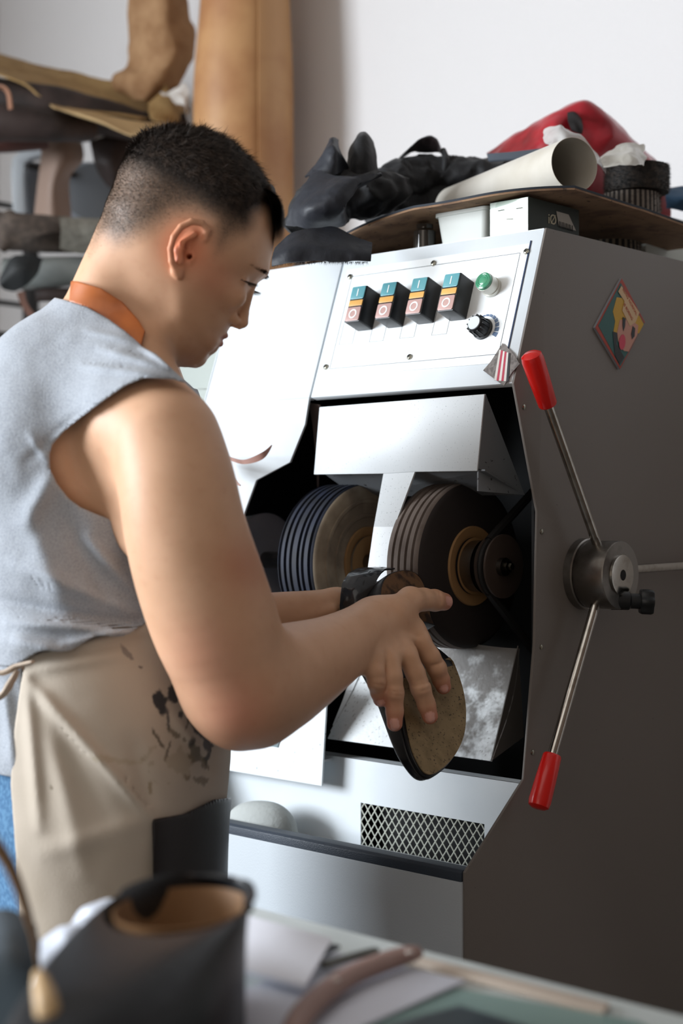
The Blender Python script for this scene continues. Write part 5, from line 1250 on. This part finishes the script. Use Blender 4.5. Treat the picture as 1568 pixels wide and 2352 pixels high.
c0 = head(ps.astype(np.float32)+ns.astype(np.float32)*0.002); flip = c0 < 0; ns[flip] *= -1
su, sv, sw = huv(ps.astype(np.float32)); sth = hair_th(su, sv, sw); siu, siv = himg(su, sv, sw); sfd = -poly_sd(siu.astype(np.float32), siv.astype(np.float32), fade_poly)
ln = (0.0004+0.0011*sstep(sfd/110)+0.0125*sstep(sth/9))*(0.7+0.6*rs.rand(len(ps)))
okk = rs.rand(len(ps)) < (0.25+0.75*sstep(sfd/60)); ps, ns, ln, sth = ps[okk], ns[okk], ln[okk], sth[okk]
fwd = np.array([0.75, -0.65, 0.0]); comb = fwd-ns*(ns@fwd)[:, None]; comb += rs.randn(*comb.shape)*(0.10+0.22*sstep(sth/9))[:, None]
up_w = 0.95-0.55*sstep(sth/9)
dr = ns*(0.5*up_w)[:, None]+comb*0.8; dr /= np.linalg.norm(dr, axis=1)[:, None]
side = np.cross(dr, ns); side /= np.linalg.norm(side, axis=1)[:, None]+1e-9; wd = (0.00018+0.00014*sstep(sth/9))[:, None]
p0 = ps-ns*0.0003; p1 = ps+dr*ln[:, None]*0.55+ns*(ln*0.12)[:, None]; p2 = ps+dr*ln[:, None]
n = len(ps); VV = np.concatenate([p0-side*wd, p0+side*wd, p1+side*wd*0.8, p1-side*wd*0.8, p2+side*wd*0.15, p2-side*wd*0.15]); I = np.arange(n)
FS = np.concatenate([np.stack([I, I+n, I+2*n, I+3*n], 1), np.stack([I+3*n, I+2*n, I+4*n, I+5*n], 1)])
# fringe strands falling over the forehead, and flyaways on the crown
m_ = 6000; x = rs.rand(m_); sw_ = (rs.rand(m_)*2-1)*78
base = np.stack([600+30*x, 440+40*x, sw_], 1); tip = np.stack([626+28*rs.rand(m_), 480+104*rs.rand(m_)**0.8*(1-np.abs(sw_)/160), sw_*0.96], 1)
def hpx(a): return np.stack([(a[:, 0]-784)*PXM, (1176-a[:, 1])*PXM, DH-a[:, 2]*PXM], 1)
mid = (base+tip)/2+np.array([12, -8, 0]); s_ = np.array([0, 0, 1.0])*0.00035
A, M, T = hpx(base), hpx(mid), hpx(tip); V3 = np.concatenate([A-s_, A+s_, M+s_, M-s_, T+s_*0.2, T-s_*0.2]); I = np.arange(m_)
F3 = np.concatenate([np.stack([I, I+m_, I+2*m_, I+3*m_], 1), np.stack([I+3*m_, I+2*m_, I+4*m_, I+5*m_], 1)])
Vall = np.concatenate([Vh2, VV, V3]); Fall = np.concatenate([Fh2, FS+len(Vh2), F3+len(Vh2)+len(VV)])
M_hair = mat('dark_hair', '29211c', 0.62, spec=0.3, noise=(140, '40342c', 0.45, 0.62), bump=(380, 0.7, 0.0015))
link_mesh('hair', Vall, Fall, M_hair, MAN, label='short dark brown hair faded at the sides')
# eyebrow and lashes
def strands(name, starts, ends, w, m, parent):
    A, T = hpx(np.array(starts, float)), hpx(np.array(ends, float)); n = len(A); s_ = np.array([0.3, 0.9, 0])*w
    V3 = np.concatenate([A-s_, A+s_, T+s_*0.25, T-s_*0.25]); I = np.arange(n); return link_mesh(name, V3, np.stack([I, I+n, I+2*n, I+3*n], 1), m, parent)
st, en = [], []
for sgn in (1, -1):
    for k in range(420):
        t = rs.rand(); a = np.array([606-34*t+rs.randn()*2.2, 622-12*t+6*rs.rand(), sgn*(26+56*t)]); o_ = np.array([5+1*rs.rand(), 7+4*rs.rand(), sgn*(6+4*t)])
        a[2] += 0; st.append(a+np.array([2, 0, sgn*2])); en.append(a+o_+np.array([3, 0, sgn*1]))
for q_ in (0, 1): strands('eyebrow', st[q_*420:(q_+1)*420], en[q_*420:(q_+1)*420], 0.0004, M_hair, MAN)
st, en = [], []
for sgn in (1, -1):
    for k in range(60):
        t = k/59; a = np.array([573-10*(2*t-1)**2, 656+1*t, sgn*(42+38*t)]); st.append(a); en.append(a+np.array([24-8*abs(2*t-1), 7+5*rs.rand(), sgn*(12*(t-0.3))]))
for q_ in (0, 1): strands('eyelash', st[q_*60:(q_+1)*60], en[q_*60:(q_+1)*60], 0.00022, M_hair, MAN)

# ---- leather strap round the neck
top_l = [(60, 640), (178, 646), (232, 662), (282, 694), (318, 735), (342, 775), (352, 800)]
bot_l = [(352, 818), (325, 800), (292, 766), (250, 735), (200, 706), (150, 690), (60, 690)]
def strapf(q):
    u, v = uv(q); s = smin(smin(head(q), neck(q), 0.016), girdle(q), 0.022)-0.0045
    sh = np.abs(s)-0.0013
    return np.maximum(sh, poly_sd(u.astype(np.float32), v.astype(np.float32), top_l+bot_l)*1.65/F_PX)
Vs, Fs = polygonise(strapf, Q(130, 830, 1.55), Q(380, 630, 1.80)+np.array([0.0, 0, 0.02], np.float32), 0.0012)
link_mesh('apron_neck_strap', Vs, Fs, mat('tan_strap', 'b8652c', 0.38, noise=(20, '9a5020', 0.4, 0.7), coat=0.2), MAN, label='tan leather neck strap')

# ---- grey sleeveless shirt
hole = [(446, 893), (425, 880), (395, 871), (332, 868), (290, 885), (250, 912), (195, 953), (148, 990), (120, 1022), (114, 1045), (116, 1080), (132, 1112), (158, 1145), (185, 1165), (222, 1181), (256, 1194), (290, 1216), (640, 1260), (700, 1000), (640, 880), (480, 895)]
shirt_folds = [(a_, b_, c_, d_, e_*1.7, f_) for (a_, b_, c_, d_, e_, f_) in [(330, 800, 415, 850, 0.004, 9), (230, 800, 390, 845, 0.0022, 10), (190, 840, 380, 862, 0.0022, 9), (120, 1090, 60, 1200, 0.004, 22), (150, 1180, 250, 1390, -0.003, 28), (60, 1180, 150, 1400, 0.004, 30), (200, 1240, 330, 1380, 0.004, 16), (40, 1300, 330, 1410, 0.005, 20), (0, 1380, 320, 1440, -0.004, 16), (20, 1430, 330, 1452, 0.006, 15), (20, 1470, 150, 1500, 0.007, 24), (150, 1480, 340, 1440, 0.005, 12), (70, 1000, 110, 1060, 0.002, 10), (240, 930, 120, 1010, 0.0018, 9), (210, 930, 60, 1060, -0.0015, 12), (300, 780, 200, 760, 0.0015, 8)]]
def shirt_base(q):
    d = smin(smin(girdle(q), torso(q), 0.03), neck(q)+0.006, 0.02)
    d = smin(d, cpx(q, (372, 985, 1.53, 112), (385, 1020, 1.53, 104)), 0.02)
    d = smin(d, cpx(q, (290, 1040, 1.59, 92), (240, 1130, 1.62, 80)), 0.05)
    return d
neck_cut = [(-200, 200), (-60, 640), (150, 689), (200, 705), (250, 733), (292, 764), (330, 798), (358, 812), (400, 852), (446, 893), (700, 893), (700, 200)]
def shirtf(q):
    u, v = uv(q); u = u.astype(np.float32); v = v.astype(np.float32)
    s = shirt_base(q)-0.0085 - 0.010*sstep((v-1360)/110) - creased(q, shirt_folds) - 0.0032*fbm(q, 17, 8, 3)
    sh = np.abs(s)-0.0022
    hole_d = poly_sd(u, v, hole)*1.55/F_PX; near = (q[:, 2]-1.68)
    sh = np.maximum(sh, -np.maximum(hole_d, near))
    sh = np.maximum(sh, -poly_sd(u, v, neck_cut)*1.65/F_PX)
    # far armhole
    sh = np.maximum(sh, -(cpx(q, (450, 1030, 1.93, 120), (450, 1040, 2.1, 130))))
    hem = (v-(1530-0.27*np.clip(u, 0, 400)+8*np.sin(u*0.05)))*1.6/F_PX
    return np.maximum(sh, hem)
Vt, Ft = polygonise(shirtf, (-0.62, -0.32, 1.36), (0.02, 0.30, 2.04), 0.0022)
Vt = relax(Vt, Ft, 1, 0.3)
M_shirt = mat('heather_grey_jersey', 'a5abb3', 0.95, sheen=0.25, noise=(700, '8f959f', 0.42, 0.62), bump=(420, 0.5, 0.0012))
link_mesh('sleeveless_shirt', Vt, Ft, M_shirt, MAN, label='light grey sleeveless shirt')

# ---- jeans, shirt tail, apron
def lower(q): return smin(torso(q), legs(q), 0.03)
def jeansf(q):
    u, v = uv(q); s = lower(q)-0.006-0.002*fbm(q, 22, 9, 2)
    return np.maximum(np.maximum(s, (1640-v)*1.7/F_PX), (q[:, 1]*-1-1.24))
Vj, Fj = polygonise(jeansf, (-0.62, -1.30, 1.38), (0.1, -0.18, 2.06), 0.005)
M_jean = mat('blue_denim', '3d6488', 0.9, noise=(200, '557ea0', 0.42, 0.62), bump=(900, 0.4, 0.0008))
jn = link_mesh('jeans', Vj, Fj, M_jean, MAN, label='blue denim jeans')
for (v0, dd) in ((1808, 0.0075), (1822, 0.0075)):
    mb = MB(); mb.tube([Vector(from_q(Q(u, v0+0.02*u, 1.0)[None])[0]) for u in (-60, 0, 60)], 0.0001, 4) if False else None
for dd in (DT-0.10, DT+0.10):
    z0 = Q(205, 3800, dd); c0 = Vector(from_q(z0[None])[0]); c0.z = 0.0
    mb = MB()
    def sf(a, b):
        th = 2*math.pi*a; l = 0.14*math.cos(th)+0.06; w = 0.048*math.sin(th)*(1-0.25*(math.cos(th) < -0.4)); e = b
        top = 0.10 if l < 0.06 else 0.10-0.06*min(1, (l-0.06)/0.12)
        cl, cw = 0.02+0.035*math.cos(th), 0.035*math.sin(th); k = e**2
        p = c0+RT*(l*(1-k)+cl*k)+FW*(w*(1-k)+cw*k); p.z = 0.001+top*(1-(1-e)**2); return p
    mb.grid(sf, 40, 12, 0.002); mb.build('work_shoe', mat('work_shoe_brown', '3a2c24', 0.5), MAN)
def tailf(q):
    u, v = uv(q); s = lower(q)-0.013-0.006*fbm(q, 16, 11, 2)-creased(q, [(10, 1580, 30, 1760, 0.006, 14)]); sh = np.abs(s)-0.0030
    return np.maximum(sh, poly_sd(u.astype(np.float32), v.astype(np.float32), [(-300, 1530), (50, 1530), (60, 1700), (50, 1790), (-20, 1775), (-300, 1740)])*1.65/F_PX)
Vt2, Ft2 = polygonise(tailf, (-0.62, -0.32, 1.38), (-0.25, -0.10, 2.06), 0.003)
link_mesh('shirt_tail', Vt2, Ft2, M_shirt, MAN)
ap_folds = [(62, 1560, 350, 1880, 0.007, 16), (62, 1555, 250, 1900, -0.004, 30), (70, 1540, 300, 1500, 0.003, 14), (60, 1560, 90, 1900, 0.005, 16), (100, 1600, 190, 2000, 0.004, 26), (345, 1880, 100, 1960, 0.003, 24), (300, 1700, 350, 1860, -0.003, 22), (480, 1690, 470, 1790, -0.005, 22), (395, 1640, 480, 1740, 0.004, 14), (180, 1480, 330, 1450, 0.004, 12)]
def skirt(q):
    d = lower(q)
    d2 = cpx(q, (245, 1700, DT, 238), (245, 2500, DT, 236), 1.28)
    d3 = cpx(q, (245, 1560, DT, 212), (250, 1720, DT, 232), 1.28)
    return smin(smin(d, d2, 0.03), d3, 0.03)
ap_poly = [(60, 1505), (200, 1470), (320, 1415), (420, 1400), (700, 1400), (700, 2330), (60, 2330), (48, 2160), (36, 1960), (24, 1800), (32, 1680), (46, 1580)]
def apronf(q):
    u, v = uv(q); s = skirt(q)-0.0115-creased(q, ap_folds)-0.0016*fbm(q, 14, 12, 3); sh = np.abs(s)-0.0024
    pd = poly_sd(u.astype(np.float32), v.astype(np.float32), ap_poly)*1.6/F_PX
    return np.maximum(sh, pd)
Va, Fa = polygonise(apronf, (-0.62, -0.80, 1.36), (0.06, -0.09, 2.08), 0.0024)
Va = relax(Va, Fa, 2, 0.4)
qa = Va.astype(np.float32); ua, va_ = uv(qa)
ca = np.tile(L3('b9aea0'), (len(Va), 1))
ca = blend(ca, 0.5*sstep(0.3+fbm(qa, 9, 20)), 'a39684'); ca = blend(ca, 0.5*sstep((va_-1850)/260)*sstep(0.6+fbm(qa, 12, 21)), '8f7f68')
nz = fbm(np.stack([ua/40, va_/40, ua*0], 1).astype(np.float32), 1.0, 22, 4); nearside = qa[:, 2] < DT; nz2 = fbm(np.stack([ua/14, va_/14, ua*0], 1).astype(np.float32), 1.0, 25, 2)
def stain(cu, cv, ru, rv, ang, c, s, rough=0.5):
    global ca
    x, y = ua-cu, va_-cv; t = math.radians(ang); X2 = (x*math.cos(t)+y*math.sin(t))/ru; Y2 = (-x*math.sin(t)+y*math.cos(t))/rv
    e = 1-np.sqrt(X2**2+Y2**2)+nz*rough*1.3+nz2*rough*0.9; ca = blend(ca, s*sstep(e*4)*nearside, c)
stain(368, 1612, 13, 36, -14, '20242c', 0.95, 0.6); stain(400, 1598, 14, 22, -20, '23272f', 0.92, 0.6); stain(415, 1640, 7, 12, 0, '2c3038', 0.9); stain(385, 1650, 5, 28, -5, '3a3b40', 0.8, 0.8)
stain(450, 1665, 16, 32, -25, '23272f', 0.9, 0.9); stain(478, 1700, 12, 60, 0, '2b3038', 0.85, 1.0); stain(400, 1685, 26, 10, 30, '5d5545', 0.7, 1.2); stain(365, 1700, 4, 30, -32, '4b4538', 0.8, 0.6)
stain(385, 1725, 4, 26, 18, '4b4538', 0.7, 0.6); stain(450, 1730, 14, 26, -10, '4f4a3d', 0.75, 1.2); stain(455, 1790, 24, 10, 10, '5a5140', 0.6, 1.3); stain(345, 1810, 6, 18, 0, '7d6b4a', 0.6, 0.8)
stain(468, 1640, 10, 40, -20, '23272f', 0.9, 1.0); stain(445, 1700, 12, 12, 0, '3a3a3c', 0.8, 1.3); stain(430, 1665, 4, 22, 20, '4b4538', 0.7, 0.8); stain(470, 1760, 12, 12, 0, '4b4538', 0.6, 1.4)
stain(292, 1500, 5, 20, -40, '5f5a5c', 0.6, 1.0); stain(322, 1533, 10, 5, 20, '3c3036', 0.85, 0.5); stain(410, 1760, 50, 30, 0, '8a7c62', 0.35, 1.4); stain(118, 1808, 4, 5, 0, '6b5f4c', 0.7); stain(250, 1745, 60, 8, 5, '9a8a6c', 0.35, 1.0)
M_ap = mat('apron_canvas', 'b9aea0', 0.9, attr='tone', bump=(500, 0.35, 0.0008), sheen=0.1)
apr = link_mesh('apron', Va, Fa, M_ap, MAN, ca, label='stained off-white canvas apron')
def pockf(q):
    u, v = uv(q); s = skirt(q)-0.0172-0.0006*fbm(q, 14, 12, 2); sh = np.abs(s)-0.0024
    return np.maximum(sh, poly_sd(u.astype(np.float32), v.astype(np.float32), [(349, 1882), (420, 1870), (492, 1836), (560, 1830), (560, 2330), (356, 2330), (352, 2080)])*1.6/F_PX)
Vp, Fp = polygonise(pockf, (-0.30, -0.62, 1.36), (0.06, -0.25, 2.0), 0.0024)
link_mesh('apron_pocket', Vp, Fp, mat('pocket_dark_leather', '191415', 0.42, bump=(200, 0.15, 0.001)), apr, label='dark leather pocket')
# apron tie knotted at the side
mb = soft_tube([(-40, 1540, 1.52, 12), (5, 1545, 1.51, 16), (40, 1530, 1.51, 15), (75, 1520, 1.50, 6)], 30, 14, 0.002, 60, 1, 0.5)
soft_tube([(-30, 1610, 1.51, 8), (0, 1600, 1.505, 14), (22, 1575, 1.505, 16), (40, 1540, 1.51, 10)], 30, 14, 0.002, 60, 2, 0.5, 0, mb)
mb.build('apron_tie', mat('tie_canvas', 'b8a898', 0.9), MAN, label='knotted canvas apron tie')

# ------------------------------------------------------------------ the shoe held against the wheel
out_px = [(905, 1313), (936, 1309), (960, 1320), (976, 1345), (986, 1385), (994, 1425), (1012, 1458), (1034, 1492), (1052, 1530), (1068, 1578), (1075, 1625), (1073, 1675), (1060, 1715), (1036, 1750), (1008, 1773), (988, 1780), (970, 1768), (950, 1730), (938, 1685), (930, 1640), (921, 1590), (906, 1540), (890, 1490), (877, 1440), (870, 1395), (872, 1350), (884, 1325)]
o3 = [sole(u, v) for u, v in out_px]
def lw(p): d = p-heel_c; return d.dot(Ls_), d.dot(Ws_)
OUT = [lw(p) for p in o3]
def outline(t):
    n = len(OUT); x = (t % 1.0)*n; i = int(x); f = x-i; g = [Vector((OUT[(i+k) % n][0], OUT[(i+k) % n][1], 0)) for k in (-1, 0, 1, 2)]
    r = cr(*g, f); return r.x, r.y
def sp(l, w, h): return heel_c+Ls_*l+Ws_*w-Ns_*h           # h = distance behind the ground plane
LL = max(o[0] for o in OUT)
def h0(l):
    a = 0.066; b = 0.104
    return 0.028 if l < a else (0.004 if l > b else 0.028+(0.004-0.028)*((l-a)/(b-a))**0.8)
HS = thing('dress_shoe', heel_c, 'black leather shoe with tan sole held against the brown wheel', 'shoe')
N_ = 96
mb = MB()
hp_ = [outline(k/N_) for k in range(N_)]
hp_ = [p for p in hp_ if p[0] < 0.062]
hp_.sort(key=lambda p: 0)
ang = sorted(hp_, key=lambda p: math.atan2(p[1], p[0]-0.04))
mb.prism([sp(l, w, 0.0) for l, w in ang], -Ns_*0.027)
mb.build('heel_block', mat('heel_black', '16181c', 0.35), HS, bevel=0.001)
mb = MB(); mb.prism([sp(l*0.96+0.001, w*0.93, -0.0006) for l, w in ang], -Ns_*0.003); mb.build('heel_top_piece', mat('ground_heel_brown', '6b4f36', 0.8, noise=(80, '3a2b20', 0.45, 0.6)), HS)
cl_ = [(sum(o[0] for o in OUT)/len(OUT), sum(o[1] for o in OUT)/len(OUT))][0]
def osole(a, b):
    l, w = outline(a); c = (min(max(l, 0.03), LL-0.04), (cl_[1]*0.5+0.0))
    k = 1.0
    if b < 0.4: k = b/0.4; hh = 0
    elif b < 0.6: hh = (b-0.4)/0.2
    else: k = 1-(b-0.6)/0.4; hh = 1
    L_ = c[0]+(l-c[0])*k; W = c[1]+(w-c[1])*k
    return sp(L_, W, h0(L_)+0.0055*hh)
mb = MB(); mb.grid(osole, N_, 24); mb.build('outsole', mat('outsole_black', '17191c', 0.4), HS)
mb = MB()
b0 = lw(sole(1038, 1503)); b1 = lw(sole(912, 1560))
def side_(p): return (p[0]-b0[0])*(b1[1]-b0[1])-(p[1]-b0[1])*(b1[0]-b0[0])
sg0 = 1 if side_((LL, 0)) > 0 else -1
raw = [outline(k/N_) for k in range(N_)]; tn = []
for k in range(N_):
    p, r = raw[k], raw[(k+1) % N_]; a1, a2 = side_(p)*sg0, side_(r)*sg0
    if a1 > 0: tn.append(p)
    if (a1 > 0) != (a2 > 0): t = a1/(a1-a2); tn.append((p[0]+(r[0]-p[0])*t, p[1]+(r[1]-p[1])*t))
cx_ = sum(p[0] for p in tn)/len(tn); cy_ = sum(p[1] for p in tn)/len(tn)
tn = [(cx_+(p[0]-cx_)*0.975, cy_+(p[1]-cy_)*0.965) for p in tn]
mb.prism([sp(l, w, h0(l)-0.0018) for l, w in tn], -Ns_*0.0015); mb.build('half_sole', mat('half_sole_tan', '8f7c5c', 0.8, noise=(60, '79674a', 0.4, 0.65), speckle=(300, 0.62, '4f4434')), HS, label='worn tan half sole')
def upper(a, b):
    l, w = outline(a); base = h0(l)+0.005; tl = min(max(l/LL, 0), 1)
    cl, cw = 0.006+0.115*tl, cl_[1]*0.15+w*0.86*(1-0.3*tl)
    hl_ = max(0.0, 1-tl*3.2)
    e = b**(2.6+4*hl_); k = 1+0.04*math.sin(math.pi*min(b*1.8, 1))
    L_ = (l-LL*0.45)*(1+0.02*math.sin(math.pi*min(b*1.8, 1)))+LL*0.45 - 0.018*hl_*min(b*1.5, 1); W = cl_[1]+(w-cl_[1])*k
    L2 = L_*(1-e)+cl*e; W2 = W*(1-e)+cw*e
    x = min(max(L2/LL, 0), 1); H = 0.013+0.067*(1-x)**1.15+0.038*max(0, 1-x*4)
    r_ = min(1, b*(2.6-1.6*hl_)); hh = base+H*(1-(1-r_)**(2.0-0.9*hl_)); return sp(L2, W2, hh)
mb = MB(); mb.grid(upper, N_, 30, 0.002); UPR = mb.build('upper', mat('black_shoe_polish', '0f1115', 0.25, noise=(40, '1d2027', 0.45, 0.6), bump=(110, 0.35, 0.0015), coat=0.3), HS)
mb = MB(); mb.tube([upper(k/N_, 0.02)-Ns_*0.0 for k in range(N_)], 0.0018, 8); mb.build('welt', mat('outsole_black', '17191c'), HS)
for bb, rr in ((0.30, 0.0008), (0.62, 0.0010)):
    mb = MB(); mb.tube([upper(k/N_, bb) for k in range(-14, 24)], rr, 6); mb.build('seam', mat('seam_black', '2b2e35', 0.4), UPR)
mb = MB(); mb.tube([upper((k % N_)/N_, 0.985) for k in range(N_)], 0.0022, 8); mb.build('collar', mat('seam_black', '2b2e35'), UPR)

hc_rows = [[(790, 1450, 1.862), (783, 1405, 1.862), (784, 1365, 1.868), (792, 1332, 1.885), (815, 1312, 1.91), (850, 1306, 1.935)],
           [(822, 1450, 1.857), (815, 1402, 1.857), (817, 1360, 1.863), (827, 1327, 1.879), (848, 1309, 1.90), (880, 1306, 1.925)],
           [(858, 1445, 1.863), (852, 1400, 1.863), (857, 1356, 1.868), (868, 1326, 1.877), (886, 1311, 1.89), (908, 1308, 1.91)]]
HCN = surf(hc_rows, 60, 30, 0.002, 0.0012, 60, 3).build('heel_counter', mat('black_shoe_polish', '0f1115'), HS)
for t_, r_ in ((0.02, 0.0016), (0.40, 0.0009), (0.66, 0.0022)):
    cc = [spl([spl([P(*p) for p in row], k/30) for row in hc_rows], t_) for k in range(31)]
    mb = MB(); mb.tube(cc, r_, 8); mb.build('strap_seam', mat('seam_black' if t_ < 0.5 else 'groove_black', '08090b', 0.5), HCN)
cc = [spl([spl([P(*p) for p in row], 0.42+0.30*k/20) for row in hc_rows], 0.40-0.36*(1-k/20)**1.0*0.9) for k in range(21)]
mb = MB(); mb.tube([c_-FW*0.001 for c_ in cc], 0.0010, 8); mb.build('strap_seam', mat('seam_black', '2b2e35'), HCN)

GR = {'leather_roll': 'leather rolls in the store by the wall', 'round_brush': 'round brushes stacked on the machine', 'kraft_sheet': 'kraft sheets on the leather store', 'leather_trimming': 'leather trimmings stuck to the machine'}
for o in bpy.data.objects:
    if o.parent is None and o.name.split('.')[0] in GR: o['group'] = GR[o.name.split('.')[0]]
